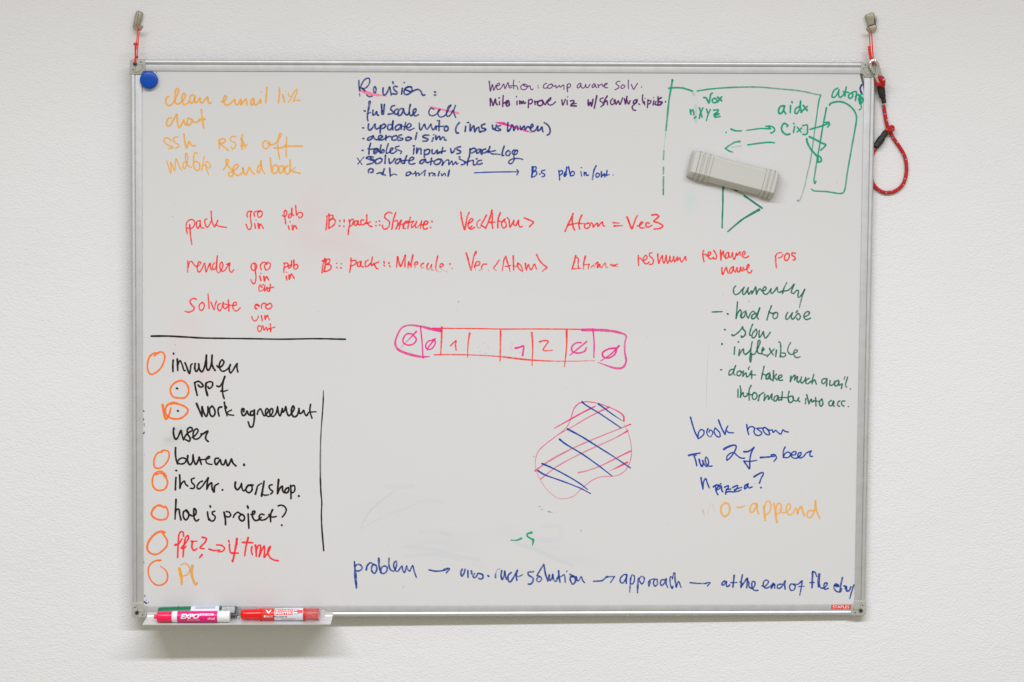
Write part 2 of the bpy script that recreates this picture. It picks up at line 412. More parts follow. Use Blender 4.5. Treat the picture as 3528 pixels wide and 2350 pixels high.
# ---------------------------------------------------------------- handwriting
INK = {'orange': (243, 178, 82), 'ember': (255, 118, 22), 'mustard': (240, 165, 22), 'blue': (4, 46, 128), 'royal': (0, 58, 152), 'cobalt': (0, 62, 160),
       'navy': (16, 28, 120), 'purple': (105, 38, 122), 'violet': (88, 20, 104), 'green': (0, 158, 124), 'darkgreen': (0, 128, 102), 'emerald': (0, 160, 112),
       'pine': (18, 110, 86), 'red': (248, 48, 46), 'scarlet': (255, 46, 54), 'pink': (232, 52, 116), 'rose': (246, 132, 164), 'magenta': (234, 40, 148),
       'black': (28, 23, 16), 'ghost': (140, 146, 196)}
STREAK = {'black': .10, 'blue': .30, 'royal': .34, 'cobalt': .20, 'orange': .32, 'ember': .2, 'red': .34, 'pine': .3, 'green': .2}
def ink_mat(name):
    m = bpy.data.materials.new(name + '_ink'); m.use_nodes = True; nt = m.node_tree
    b = nt.nodes['Principled BSDF']; out = nt.nodes['Material Output']
    c = rgb(*INK[name]); b.inputs['Base Color'].default_value = tuple(min(1, x * 1.08) for x in c[:3]) + (1,)
    b.inputs['Roughness'].default_value = 0.55; b.inputs['Specular IOR Level'].default_value = 0.2
    tr = nt.nodes.new('ShaderNodeBsdfTransparent'); mx = nt.nodes.new('ShaderNodeMixShader')
    at = nt.nodes.new('ShaderNodeAttribute'); at.attribute_name = 'ink'
    tc = nt.nodes.new('ShaderNodeTexCoord')
    nz = nt.nodes.new('ShaderNodeTexNoise'); nz.inputs['Scale'].default_value = 160; nz.inputs['Detail'].default_value = 5
    nt.links.new(tc.outputs['Object'], nz.inputs['Vector'])
    s = STREAK.get(name, .18)
    rg = nt.nodes.new('ShaderNodeMapRange'); rg.inputs[1].default_value = .32; rg.inputs[2].default_value = .62
    rg.inputs[3].default_value = 1 - s * 1.6; rg.inputs[4].default_value = 1.0
    nt.links.new(nz.outputs[0], rg.inputs[0])
    mu = nt.nodes.new('ShaderNodeMath'); mu.operation = 'MULTIPLY'; mu.use_clamp = True
    nt.links.new(at.outputs['Fac'], mu.inputs[0]); nt.links.new(rg.outputs[0], mu.inputs[1])
    nt.links.new(mu.outputs[0], mx.inputs[0]); nt.links.new(tr.outputs[0], mx.inputs[1]); nt.links.new(b.outputs[0], mx.inputs[2])
    nt.links.new(mx.outputs[0], out.inputs[0])
    return m
INKM = {k: ink_mat(k) for k in INK}
CENTRE = {'black': .95, 'blue': .80, 'royal': .78, 'cobalt': .90, 'red': .84, 'orange': .82, 'ember': .88, 'pine': .84, 'green': .90, 'magenta': .86}

STROKES = r'''
@ 490 1360 ember 24
# drawn_circle | orange circle with a tick and black dot beside work agreement
w=28,26,24 485 120 420 110 350 140 318 200 330 270 390 320 470 335 550 315 620 250 630 205 580 160 500 130 440 120 390 130
w=32,30,30,20 280 140 295 230 325 335 365 290 395 180
@ 490 1360 black 24
w=28 490 222 494 225
# handwriting | black handwritten line reading work agreement
w=28,24 748 120 790 220 825 300
w=24 825 300 825 165 850 250 882 300 905 240 905 165
960 160 930 190 940 280 975 300 1005 250 985 180 960 155
w=26,22 1095 170 1060 175 1045 220 1060 295
w=24,20 1132 105 1145 200 1170 290
w=28 1150 160 1160 180
w=20 1230 210 1165 250 1200 275 1260 283
1405 200 1380 190 1370 250 1395 290 1430 260 1445 225 1465 270 1490 285
w=26 1400 215 1400 232
1530 225 1500 230 1495 275 1520 285 1545 240 1545 210 1545 330 1520 440 1490 445 1460 375
w=22 1585 270 1600 220 1630 195 1650 230 1680 290 1710 270 1740 210 1715 190 1700 220 1705 280 1750 300 1790 260 1800 205 1780 190 1760 220 1765 280 1800 300 1840 265 1865 165
1865 165 1880 260 1900 290 1925 220 1930 190 1940 240 1965 210 1978 165 1990 230 2020 290 2060 255 2095 190 2082 155 2060 190 2060 260 2090 305 2130 290 2155 230 2160 190
w=22 2160 190 2175 260 2200 250 2225 215 2240 260 2265 290 2290 250
w=24,20 2320 135 2310 220 2340 325
w=18 2300 240 2395 235
# handwriting | black handwritten word reading user
w=26,22 435 462 430 530 460 615 490 590 535 490 550 560 570 620
570 620 600 560 640 520 690 490 680 455 645 455 620 490 630 550 660 600 650 640 600 620
w=22 690 590 730 560 770 500 755 470 720 490 700 550 720 610 770 605 815 560 825 540
w=24 810 540 830 545
830 545 905 500 880 560 875 610 910 645
# drawn_circle | orange circle beside bureau
@ 490 1360 ember 22
275 788 220 800 175 860 160 940 175 1000 225 1015 290 985 345 920 372 850 360 785 310 765 270 775
# handwriting | black handwritten word reading bureau followed by a full stop
@ 490 1360 black 24
w=26,22 460 730 458 810 470 900 490 955
w=22 480 940 510 890 560 870 605 890 590 935 540 955 480 940
w=26,22 628 840 625 910 655 965 690 930 700 825
w=24 700 825 710 900 740 960 770 910 785 860
785 860 800 910 815 960
w=20 800 895 870 890 920 875 930 850 905 855 880 890 885 935 920 955 960 960
1050 875 1010 880 1000 930 1020 965 1055 920 1075 895 1090 950 1120 965 1150 900
1150 900 1165 950 1180 980 1215 920 1230 885 1250 940 1290 980
w=30 1403 960 1404 972
# drawn_circle | round orange circle beside inschr. workshop
@ 490 1360 ember 24
w=24,18,22 190 1100 260 1085 325 1130
w=24 330 1120 280 1065 220 1060 165 1100 140 1180 150 1260 195 1310 250 1320 310 1300 345 1240 345 1180 300 1110
# handwriting | black handwritten line reading inschr. workshop.
@ 490 1360 black 24
w=26 468 1045 472 1047
465 1140 460 1220 457 1310
w=26,22 515 1105 520 1200 518 1290
w=22 518 1290 545 1220 580 1190 595 1230 630 1260
w=22 715 1150 680 1165 685 1210 720 1250 710 1290 665 1290
w=22 830 1190 790 1210 755 1270 775 1300 820 1270 870 1200 910 1145
910 1145 895 1230 890 1300
w=24 890 1300 930 1230 955 1215 960 1260 965 1310
w=28,22 965 1300 990 1340 1000 1260 1050 1225
w=26 1105 1312 1108 1313
w=28,22 1285 1205 1280 1270 1310 1310 1350 1270 1370 1220
w=22 1370 1220 1375 1290 1400 1325 1440 1280 1460 1245
1480 1245 1440 1270 1430 1320 1470 1350 1510 1320 1510 1260 1480 1245 1530 1245
w=26,18 1560 1370 1580 1300 1590 1260 1645 1220
w=24,30 1680 1190 1665 1280 1645 1395
w=20 1650 1370 1690 1385 1740 1380
w=22 1790 1240 1750 1255 1760 1300 1800 1335 1770 1370
w=28,26 1880 1170 1870 1270 1865 1365
w=24 1865 1360 1905 1280 1930 1260 1935 1320 1955 1350
1985 1290 1965 1330 1985 1355 2015 1330 2015 1280 1990 1290
w=24 2045 1250 2050 1340 2050 1430
w=22 2045 1270 2090 1250 2105 1290 2090 1340 2060 1350
w=30 2158 1396 2160 1398
# drawn_circle | small round orange circle beside hoe is project
@ 490 1690 ember 22
w=30,22 300 232 240 205 180 225 130 300 135 345 190 390 260 405 325 390 355 340 350 270 320 215
# handwriting | black handwritten line reading hoe is project?
@ 490 1690 black 24
w=26,22 466 125 460 250 452 395
455 300 480 260 505 260 515 320 535 405
605 270 570 295 570 370 600 405 635 370 640 310 605 265
605 275 650 330 700 350 740 320 735 260 715 250 710 310 720 390 745 420 780 400
w=26 936 215 940 228
900 295 905 350 920 405
w=22 1000 285 965 300 970 325 1005 360 990 410 950 420 925 390
w=28,24 1128 300 1145 390 1148 470
w=22 1160 290 1200 300 1220 340 1190 365 1150 355
w=22 1255 370 1275 330 1320 300 1350 320
1370 330 1335 360 1345 400 1385 420 1410 385 1395 340 1360 325
w=28 1450 215 1460 240
1460 325 1465 420 1470 520
w=24 1500 330 1545 320 1550 285 1525 290 1520 360 1550 410 1590 410 1640 370
w=22 1680 335 1640 325 1610 360 1630 405 1690 400 1750 350 1800 265
1795 265 1770 330 1770 430
w=20 1745 330 1790 365 1850 358
w=22 1872 212 1920 202 1970 230 1985 270 1960 330 1930 365
w=28 1923 478 1924 480
# drawn_circle | large orange circle beside ffe if time
@ 490 1690 ember 22
w=32,24,22 310 578 260 565 190 590 110 670 70 760 80 830 140 875 210 875 290 820 340 760 345 690 310 630 280 590
# handwriting | red handwritten line reading fft? arrow if time
@ 490 1690 scarlet 22
570 630 565 580 540 565 510 600 497 720 488 925
w=30,20 455 750 500 735 550 665
w=22 545 780 600 720 640 650 630 620 600 650 575 760 563 910
w=26,18 540 795 575 795 605 770
w=28,20 680 700 690 700 685 780 710 825 755 800
w=18 690 705 755 697
w=26,20 828 645 880 660 875 700 830 750 795 790 855 803
w=32,18 825 885 790 925
w=26,18 922 808 980 825 1070 820
w=20 1025 750 1090 755 1135 795 1110 835 1045 845
w=22 1190 690 1200 712
1202 740 1205 810 1215 855
w=30,20 1305 665 1295 740 1270 870 1245 980 1238 960
w=18 1305 665 1310 740
w=28,18 1235 862 1325 862
w=28,20 1460 650 1430 770 1412 900
w=26,20 1380 715 1450 715 1525 720
w=26,20 1512 775 1505 830 1518 885
w=28,22 1560 755 1570 830 1572 905
w=22 1572 830 1600 760 1630 755 1625 840 1612 910 1640 840 1680 765 1685 850 1680 920 1720 870 1760 800 1765 770 1740 800 1730 850 1760 920 1810 955 1875 968
# drawn_circle | open orange loop at the foot of the list beside Pl
@ 490 1690 ember 22
w=28,20,22,18,22,22,24,20,12 255 962 180 970 110 1020 82 1100 110 1220 180 1295 250 1305 320 1270 350 1200 330 1110 250 1040
# handwriting | short mustard handwritten letters Pl below the red line
@ 490 1690 mustard 30
w=40,36,22 a=1,1.2,.7 512 1075 540 1200 545 1295
w=16,20,18,16 a=.6 535 1030 580 1005 640 1040 655 1100 620 1160 560 1180
w=40,30,20 a=.75 692 1040 680 1140 710 1250 740 1300 760 1270
# ruled_line | long upright black line right of the list
@ 700 1350 black 13 2.75
w=6,12,12,11,12,14,15,14,12,12,15,14 a=.8,.95,.9,.7,.6,.6,.9,1.1,1.1,1,.9,1 1138 -12 1138 70 1130 200 1118 360 1112 500 1110 750 1112 870 1116 960 1124 1050 1120 1150 1124 1280 1142 1505
# handwriting | blue handwritten word reading problem
@ 1190 1800 royal 24
w=22,26 125 540 132 640 145 720 152 900
w=16 130 640 125 740 148 890
w=22 135 600 180 575 228 610 220 650 170 670 135 660
w=26,22 288 655 300 600 345 555 380 580
385 580 360 620 370 680 400 700 430 660 425 600 390 575
w=30,22 460 495 465 600 485 690
w=22 490 690 500 620 540 600 575 620 565 680 520 705 485 690
w=24,20 602 495 600 590 630 660 670 670 705 590 700 535 680 545 665 590 690 660 720 675 760 620 780 600
w=20 780 600 795 670 815 690 845 600 860 650 885 670 925 595 950 680 978 755
# arrow | blue arrow from problem to abstract solution
w=24,20 1155 655 1250 672 1360 660 1405 645
w=20 1355 650 1400 632 1435 640 1390 695
# handwriting | blue handwritten words partly wiped reading abstract solution
w=24 1610 645 1590 690 1605 740 1635 700 1650 645
1688 660 1690 755
w=30,20 1735 670 1745 715
w=22 1780 705 1760 740 1770 760 1800 750 1825 705
1830 700 1890 720 1895 760 1870 780 1838 770
w=24 1965 735 1975 742
w=24 2068 760 2070 715
w=14 a=.4 2075 700 2090 655 2130 640
@ 1620 1800 royal 24
w=24 435 665 425 730 440 785 470 730 475 670 485 740 502 785
565 690 525 730 525 800 550 820 590 770 650 660
w=22 650 660 635 730 643 798
w=16 615 715 660 745 725 718
870 678 800 690 800 720 865 770 860 820 830 850 800 848
w=20 960 745 920 770 925 810 955 815 985 775 950 740 920 735
w=20 920 730 1010 580
w=24,22 1015 580 1040 720 1070 805
w=22 1070 805 1090 720 1100 800 1130 760 1138 715 1150 790 1180 810 1220 730
w=24 1218 665 1225 750 1238 822
w=18 1190 770 1260 740 1295 720 1310 825
w=14 1330 680 1335 668
1420 735 1380 755 1385 810 1415 850 1450 810 1435 750 1400 730 1375 715
w=20 1385 750 1440 750 1465 750 1470 790 1490 805 1530 750 1550 800 1575 828
# arrow | blue arrow from abstract solution to approach
w=24,20 1700 812 1820 800 1880 755 1990 745
w=18 1990 745 1935 828
w=24 1885 745 1890 750
# handwriting | blue handwritten word reading approach
@ 2100 1800 royal 22
240 720 200 720 150 770 150 820 180 835 220 790 240 730 230 790 232 840
w=24,18 290 770 285 860 278 960
w=20 290 780 310 725 340 740 340 810 315 848 290 840
w=24,28,22 400 770 390 850 385 970
w=20 405 790 435 745 475 760 475 810 445 848 415 810
w=20 545 880 535 840 545 810 560 825 545 870
w=20 550 800 600 780 655 785
620 790 605 830 625 878 660 850 655 790
w=22 770 795 720 790 700 840 720 870 760 830 780 775 780 840 800 895
w=20 870 760 840 750 835 830 850 890 865 910 875 880
w=18 865 780 885 695
w=24 900 700 905 800 920 890
w=20 920 890 950 815 985 895
# arrow | blue arrow from approach to at the end of the day
w=22,18 1110 830 1200 840 1330 842
w=20 1330 835 1385 830 1350 875
# handwriting | blue handwritten line reading at the end of the day, ending at the frame
@ 2440 1800 royal 23
225 805 195 830 190 860 215 860 245 820 250 815 255 880 280 880 295 860
w=24 358 730 340 890
w=20 310 830 395 828
w=24 472 722 455 810 452 895
w=22 440 820 470 850
w=24,24 450 890 500 820 540 770 530 900
w=22 560 820 560 880 600 910 640 870 640 820 610 815 600 860 610 910 640 935 685 937
w=20 740 875 780 880 830 820 810 795 770 810 760 870 790 905 840 890 890 850
w=26 895 840 870 905
w=20 870 900 915 850 915 905
w=22 1020 850 960 860 955 905 990 905 1030 860 1060 805 1055 860 1060 920
w=20 1185 855 1140 850 1120 890 1140 935 1180 930 1200 880 1175 850 1230 855 1290 805
w=22,16 1295 805 1285 880 1262 1000
w=16 1250 885 1325 880
w=28,24 1440 680 1435 790 1430 900
w=18 1400 830 1462 828
w=20 1440 680 1470 685 1495 745
w=34,36,26 1530 715 1522 800 1520 885
w=22 1525 840 1550 900 1600 900 1640 840 1610 835 1595 870 1610 920 1655 908
w=22 1790 860 1740 870 1740 920 1780 955 1830 950 1835 910
w=34 1760 870 1785 880
w=20 1735 870 1760 845 1800 880
w=26,20 1850 760 1825 870 1815 950
w=26 1872 875 1900 890 1890 910
w=24 1905 880 1910 945 1940 940 1965 890
w=24,16 2005 865 1975 960 1950 1050
# handwriting | small green dash and hook above the bottom line
@ 1620 1800 emerald 20
w=14,18,28 562 244 640 245 705 220
w=34,22,22,26,30,16 845 140 785 160 785 185 850 230 868 235 860 312
# stray_marks | faint green flecks right of the middle
@ 1100 1650 emerald 5 2.354
a=.6 1780 224 1796 226
a=.5 1798 246 1816 247
w=12,5 a=.5,.3 1858 265 1890 272
# stray_marks | dark blue ink specks along the left frame edge
@ 490 1360 navy 9
w=14 18 220 24 230
w=10 20 330 20 350
w=14 25 402 28 406
w=10 30 430
w=16 20 535 28 518
w=6 28 830
@ 490 1690 navy 12
w=16 35 1453
w=10 55 1512
w=20 32 1535 50 1550 60 1555
w=12 82 1542
w=8 22 985 26 1000
@ 420 0 navy 8 3.363
240 1010
238 1040
240 1064
400 842
# ghost_marks | pale blue trace of wiped off writing
@ 1100 1650 ghost 10 2.354
w=8,10,8 a=0.078,0.108,0.072 340 400 360 340 430 240 520 165 620 90
w=5 a=0.090 350 405 420 360 500 318
w=14 a=0.036 560 280 640 260 780 210
w=30 a=0.030 820 430 960 430 1060 455
w=26 a=0.036 700 550 900 570 1100 620 1300 660
w=30 a=0.036 1600 520 1750 570 1900 640 2050 700
w=24 a=0.030 700 630 900 610 1150 660
w=34 a=0.030 540 60 640 70 760 60
w=34 a=0.024 800 190 900 180 1000 190
w=40 a=0.024 1800 380 1940 390 1960 480 1800 500
w=34 a=0.024 1250 690 1350 720
# ghost_marks | faint grey upright trace left of the dark green list
@ 2390 1120 pine 6
a=0.06,0.12,0.21,0.18,0.06 210 200 196 450 186 650 176 900 178 1130
@ 520 270 orange 25
# handwriting | orange handwritten line reading clean email list
248 252 222 258 205 295 208 340 225 370 252 377 290 355 325 310 352 250 378 190 378 150 360 140 340 165 333 220 330 280 335 325 355 352 385 350 420 325 455 285 476 240 465 212 445 215 428 250 430 310 445 355 470 362 505 345 530 310
600 240 570 225 545 250 533 300 548 340 575 335 598 290 606 240 602 290 610 332 635 327 665 280 680 270 680 310 690 337 715 330 750 290 780 258 785 290 795 335 815 345 827 335
975 322 1005 318 1035 285 1040 250 1025 238 1005 265 998 310 1013 352 1045 370 1085 355 1125 315 1155 290 1158 330 1180 367 1205 350 1240 288 1245 320 1240 367 1270 330 1310 285 1320 330 1325 370
1410 275 1385 300 1374 345 1390 370 1415 340 1415 278 1420 330 1435 367 1465 355 1490 325 1510 290 1514 340
1520 185
1598 125 1592 220 1582 335
1772 135 1770 230 1757 335
1815 225 1830 270 1838 322
w=14 1857 182
w=16 1900 205 1890 230 1915 250 1937 268 1925 295 1890 332
w=18 1940 250 1980 180 2012 148 2012 185 1990 250 1965 310 1957 322 1990 302 2055 305
# handwriting | orange handwritten word reading chat
280 545 245 550 220 590 220 640 240 660 270 640 305 580 340 520 358 495 360 540 368 620 380 670 395 680 420 640 450 575 460 610 480 640 505 640
550 560 520 550 500 585 501 630 520 647 550 620 570 570 580 598 610 607 650 597 675 577
693 432 705 520 715 610 727 687
w=34 665 572 740 562
# handwriting | orange handwritten line reading ssh RSA off
w=20 285 868 250 832 205 820 180 850 205 895 260 930 305 945 290 960 245 966
w=20 368 805 325 815 308 845 330 885 375 910 387 930 365 950 340 962
455 768 465 850 480 930 492 960 510 910 530 870 550 910 575 930 610 928
w=20 935 840 938 890 948 970
w=22 940 890 965 840 1000 830 1025 850 1015 880 970 895 940 890 990 930 1070 990
w=20 1168 803 1125 800 1095 825 1105 860 1150 880 1168 910 1150 960 1130 972 1105 945
1258 780 1255 850 1258 980
1240 830 1265 870 1305 955
1240 925 1320 918
w=22 1590 860 1560 865 1540 905 1555 955 1590 968 1630 930 1640 890 1615 875 1610 895 1650 915 1700 905 1745 870 1775 820 1795 770 1780 755 1760 800 1748 870 1750 960 1765 1060 1775 1110
w=20 1872 815 1868 900 1864 1000 1866 1080
w=24 1700 958 1790 957 1860 938 1960 935 2088 935
1840 935 1865 910
# handwriting | orange handwritten line reading md64 send back
w=18 215 1142 240 1210 272 1305 280 1230 268 1150 300 1210 328 1275 335 1190 348 1105 370 1160 400 1230 428 1272
w=20 482 1150 450 1165 443 1220 460 1245 490 1190 507 1110 500 1050 480 1030 475 1080 485 1150 510 1200 560 1230
w=22 640 1035 605 1025 592 1070 588 1150 592 1215 620 1265 650 1270 672 1235 665 1180 625 1145 590 1165 580 1190
w=18 735 1075 720 1150 700 1268
w=18 705 1205 740 1195 790 1235 820 1225 815 1190 785 1150 762 1155 755 1200 770 1260 795 1325
w=24 1000 1258 1030 1215 1068 1150 1060 1118 1035 1125 1040 1175 1085 1230 1130 1280 1130 1330 1100 1355 1070 1330 1075 1300 1120 1285 1180 1240 1205 1205 1185 1185 1150 1205 1130 1260 1150 1310 1200 1338 1250 1310 1272 1265 1265 1230 1280 1300 1305 1330 1335 1280 1355 1220 1380 1275 1428 1322
w=22 1500 1195 1475 1220 1468 1290 1485 1305 1510 1240 1515 1130 1522 1200 1540 1270 1567 1312
1645 1100 1652 1180 1668 1300 1685 1215 1720 1195 1750 1220 1745 1280 1710 1312 1680 1300
1820 1210 1780 1215 1762 1265 1785 1305 1815 1285 1835 1215 1840 1270
1890 1205 1855 1230 1845 1290 1875 1318 1912 1300 1920 1230 1918 1125
w=14 1920 1260 1960 1250 1990 1228
1915 1265 1980 1290 2055 1310
@ 1210 250 blue 25
# handwriting | blue handwritten heading reading Revision
w=22 105 110 108 190 115 235
w=14 115 290 120 325
w=20 118 255 140 170 190 95 240 78 257 110 240 170 195 215 150 225
150 215 175 240 190 255
w=22 215 310 245 332 290 325
w=22 315 275 308 230 325 195 342 220 335 280
440 215 438 270 450 310 480 300 510 240 530 200 540 250 552 308
w=26 574 130 578 150
630 195 600 188 582 210 600 245 632 275 620 299 580 292 560 299
705 220 695 297
w=24 730 138
830 200 780 198 740 230 728 280 750 303 800 292 837 250 825 200 770 205 740 228 780 250 830 265 880 242 930 235 960 260 985 312 1015 310
w=26 1150 268 1164 270
w=26 1150 310 1164 311
# handwriting | blue handwritten line reading full scale cell
w=22 178 528 195 532
w=40,32,24,22,22 255 405 245 470 230 560 222 620 230 665
w=16 215 570 268 550
300 520 300 585 320 582 350 540 358 580 377 590
w=28 418 442 425 572
458 440 445 575
597 455 560 468 545 510 578 540 580 560 510 575
640 503 605 520 592 560 620 575 650 560
720 500 680 500 645 550 650 592 690 580 722 510 735 560 770 585 800 550
815 442 800 530 818 595 860 570 895 520 885 500 860 515 855 565 880 597 925 582
w=20 1140 505 1100 490 1073 530 1073 570 1110 597 1170 575 1212 530 1225 510 1205 520 1193 560 1215 608 1265 608 1310 570 1345 500 1375 448 1340 470 1318 530 1312 580 1330 607 1370 580 1400 520
w=20 1437 453 1412 540 1440 620
# handwriting | blue handwritten line reading update mito (ims vs lumen)
w=22 155 762 172 764
240 710 235 770 255 797 295 760 330 710 330 760 352 778 410 740 450 710 475 730 450 765 400 772
402 730 400 835
560 718 515 722 502 770 530 792 560 760 577 665 570 720 575 788
690 718 640 722 607 760 620 792 660 780 692 725 692 782
w=22 750 690 730 792
w=20 715 742 765 748 790 762 828 725 800 703 770 730 763 770 800 795 868 768
w=22 940 700 945 780 960 792 985 750 1012 712 1025 760 1045 782 1080 740 1097 712 1110 760 1130 790 1155 760 1170 735 1170 785
w=22 1187 662
1215 665 1208 800
w=20 1185 742 1260 742 1295 738
1315 738 1285 760 1290 800 1322 802 1338 762 1315 738
1490 690 1452 740 1440 800 1457 836 1478 832
1578 742 1570 812
w=20 1600 690 1620 688
1640 715 1640 805 1665 760 1690 735 1702 815 1730 770 1757 755 1767 815 1785 822
1842 710 1800 725 1800 760 1855 782 1840 802 1785 812
w=26 1945 725 1957 782 1990 768 2002 725
w=22 2058 733 2022 738 2030 770 2060 787 2045 802 1985 795
w=14 2105 690 2108 692
@ 1620 250 blue 24
520 690 515 760 520 812 545 790 575 732
w=22 570 720 590 730 602 800 632 740 650 735 657 790
690 740 700 787 730 750 745 738 757 785 782 755 800 745 830 770 867 735 855 713 835 740 833 790 870 812 910 780 932 738 930 802 960 790 987 752 997 800 1005 817
1020 690 1075 730 1102 790 1090 845 1062 862
@ 1210 250 blue 24
# handwriting | blue handwritten line reading aerosol sim
w=22 162 909 176 911
300 878 255 890 223 920 240 934 290 905 302 872 322 912 350 927 400 907 432 880 400 866 375 895 385 927 430 927 470 905
480 868 477 930
478 902 530 880 560 890
620 868 575 885 560 922 600 932 642 902 620 868
w=20 695 858 655 870 670 898 715 912 700 930 645 936
790 888 755 905 755 932 800 932 832 905 790 888
905 828 885 922
1072 863 1000 868 988 890 1030 905 1058 920 1040 942 988 945
1132 902 1115 946
w=16 1130 860 1142 857
1165 870 1170 925 1195 890 1217 880 1227 925 1262 890 1280 895 1288 928 1308 931
# handwriting | blue handwritten line reading tables input vs pack.log
w=22 150 1072 165 1073
268 975 250 1040 243 1122
w=22 230 1052 270 1057 330 1047
w=30 350 1050 320 1070 315 1112 335 1112 362 1070 367 1055 378 1085
410 1000 400 1105 440 1062 455 1085 430 1107 400 1107
w=20 512 980 490 1050 485 1112 530 1097 560 1070 578 1045 555 1040 535 1070 540 1107 580 1112 625 1080
w=20 662 1013 612 1030 608 1050 650 1070 693 1087 682 1117
w=22 867 1042 858 1122
w=22 855 1010 873 1012
905 1040 903 1112 930 1052 957 1050 962 1122
1010 1068 1008 1168
1010 1080 1055 1058 1085 1075 1060 1122 1015 1132
1117 1063 1115 1110 1145 1117 1185 1070 1187 1117 1215 1107
1262 1035 1245 1112
w=22 1210 1097 1300 1080
1370 1050 1385 1107 1412 1090 1432 1045
1505 1023 1460 1035 1458 1060 1507 1085 1497 1112 1455 1117
w=26 1640 1050 1630 1145
1640 1065 1690 1043 1722 1060 1690 1097 1640 1112
1762 1055 1730 1075 1728 1107 1755 1107 1787 1058 1787 1115 1802 1125
1852 1053 1812 1070 1808 1102 1840 1107 1890 1072
1912 1020 1888 1102
w=20 1890 1088 1940 1085 1990 1075
w=20 1900 1090 1940 1120 2010 1123
w=22 2030 1130 2048 1128
2108 1015 2085 1090 2080 1142 2102 1142
w=22 2162 1073 2130 1110 2140 1142 2172 1142 2192 1100 2162 1073
w=20 2292 1073 2240 1070 2218 1105 2245 1132 2287 1110 2292 1073 2255 1092 2240 1132 2245 1190 2225 1240 2190 1258 2168 1235 2200 1200 2260 1185 2340 1190 2362 1198
# handwriting | blue handwritten line reading solvate atomistic, ticked with a cross
w=14 85 1180 150 1270
w=14 175 1165 90 1262
305 1165 240 1160 208 1178 260 1200 312 1222 300 1245 218 1267
w=30 265 1185 310 1205
402 1178 340 1205 338 1252 390 1247 428 1205 402 1178
472 1140 465 1252
520 1188 530 1252 565 1232 602 1185
672 1188 630 1200 608 1242 630 1257 665 1227 682 1188 692 1242 717 1252
767 1145 740 1210 733 1254
w=22 700 1217 800 1207
w=22 800 1217 850 1200 864 1175 830 1168 800 1205 798 1252 840 1264 880 1252
1012 1198 965 1210 943 1240 965 1257 1000 1232 1022 1193 1032 1237 1060 1242
1107 1180 1095 1272
w=20 1060 1237 1130 1220
1202 1193 1150 1220 1148 1257 1190 1267 1232 1232 1232 1200 1202 1193
w=19 1200 1195 1240 1195 1262 1230 1250 1282 1300 1217 1342 1205 1347 1272 1387 1220 1402 1272 1442 1230 1452 1262 1475 1250
w=22 1485 1165 1500 1164
w=20 1488 1190 1530 1210 1575 1237 1560 1262 1515 1272
1632 1150 1605 1220 1600 1278
w=22 1560 1242 1610 1227 1680 1213 1685 1272 1715 1272
w=24 1722 1192 1734 1188
1792 1210 1750 1220 1733 1257 1760 1267 1807 1250
# handwriting | blue handwritten line half wiped off reading pdb output
w=26 240 1380 240 1345 270 1325 302 1340 297 1370 272 1378
w=18 352 1395 400 1377 440 1385
457 1325 440 1400 472 1415
w=16 355 1395 400 1385 432 1412
530 1318 540 1427
w=18 540 1422 590 1400 628 1412
w=20 757 1422 763 1385 802 1370 824 1380 800 1412 763 1422
w=18 800 1370 850 1398 892 1370
w=22 887 1365 893 1422
w=18 893 1400 930 1385 935 1417 975 1385 1017 1350
w=22 1020 1350 1010 1417
w=22 1075 1385 1078 1422
w=18 1080 1400 1112 1380 1132 1395 1125 1422
w=22 1150 1392 1155 1422
w=22 1215 1365 1200 1422
w=18 1243 1395 1250 1422 1288 1388 1300 1422
w=26 1352 1347 1335 1427
@ 1210 250 cobalt 16
# arrow | thin blue arrow drawn from the wiped line to B.s
1700 1382 1850 1375 2060 1370 2295 1368
2283 1338 2303 1362 2300 1380 2283 1412
@ 1620 250 cobalt 17
# handwriting | thin blue handwriting reading B.s pdb in/out
w=22 855 1298 855 1370 848 1442
w=16 870 1300 860 1400
855 1305 905 1300 905 1335 862 1372
862 1372 910 1362 915 1400 880 1435 848 1440
w=18 955 1398 962 1402
1030 1345 985 1358 985 1380 1022 1400 1025 1425 988 1437
1220 1348 1228 1410 1232 1480
1225 1370 1260 1350 1275 1375 1255 1405 1228 1415
w=20 1330 1305 1320 1380 1300 1432
1320 1360 1295 1400 1300 1435 1330 1400
w=20 1355 1300 1370 1370 1385 1425
1375 1400 1410 1360 1435 1380 1425 1415 1390 1425
w=16 1530 1310
a=.7 1525 1365 1535 1425
1570 1372 1572 1418
a=.9 1572 1395 1595 1375 1602 1418 1632 1412
w=20 a=1,1,.5 1735 1285 1705 1350 1685 1475
1750 1385 1732 1410 1740 1442 1772 1430 1780 1400 1750 1385
w=20 1808 1365 1808 1440
1812 1430 1850 1395 1855 1440
w=20 1885 1350 1878 1422
w=12 1830 1420 1920 1408
w=12 1970 1412
@ 1620 250 purple 14
# handwriting | thin purple handwriting reading mention: comp aware solv.
w=18,14 262 122 270 190 277 255 290 220 305 165 315 200 325 245 345 200 355 175
352 190 385 180 407 165 395 145 375 160 363 195 375 232 410 227 440 190 462 158 470 190 480 222 500 180 522 138 530 180 542 212 572 205
600 105 595 160 600 222
545 185 595 181 640 185 650 205 658 234
w=14 673 128
742 158 705 180 698 215 730 238 775 222 788 185 760 163 735 175 790 197 822 180 830 215 845 237 868 227
w=15 932 182
w=15 938 210
1052 148 1020 165 1008 205 1035 217 1070 202
1112 158 1075 180 1068 210 1100 218 1132 190 1125 158 1100 165
1125 165 1160 190 1178 178 1185 212 1215 190 1232 178 1240 202 1265 185 1287 172 1292 232
w=17 1340 170 1335 200 1342 264
1335 170 1365 153 1385 175 1365 207 1335 207
1512 148 1485 170 1473 205 1495 212 1520 177 1527 152 1530 200 1550 214 1577 202 1592 162 1597 200 1622 207 1652 162
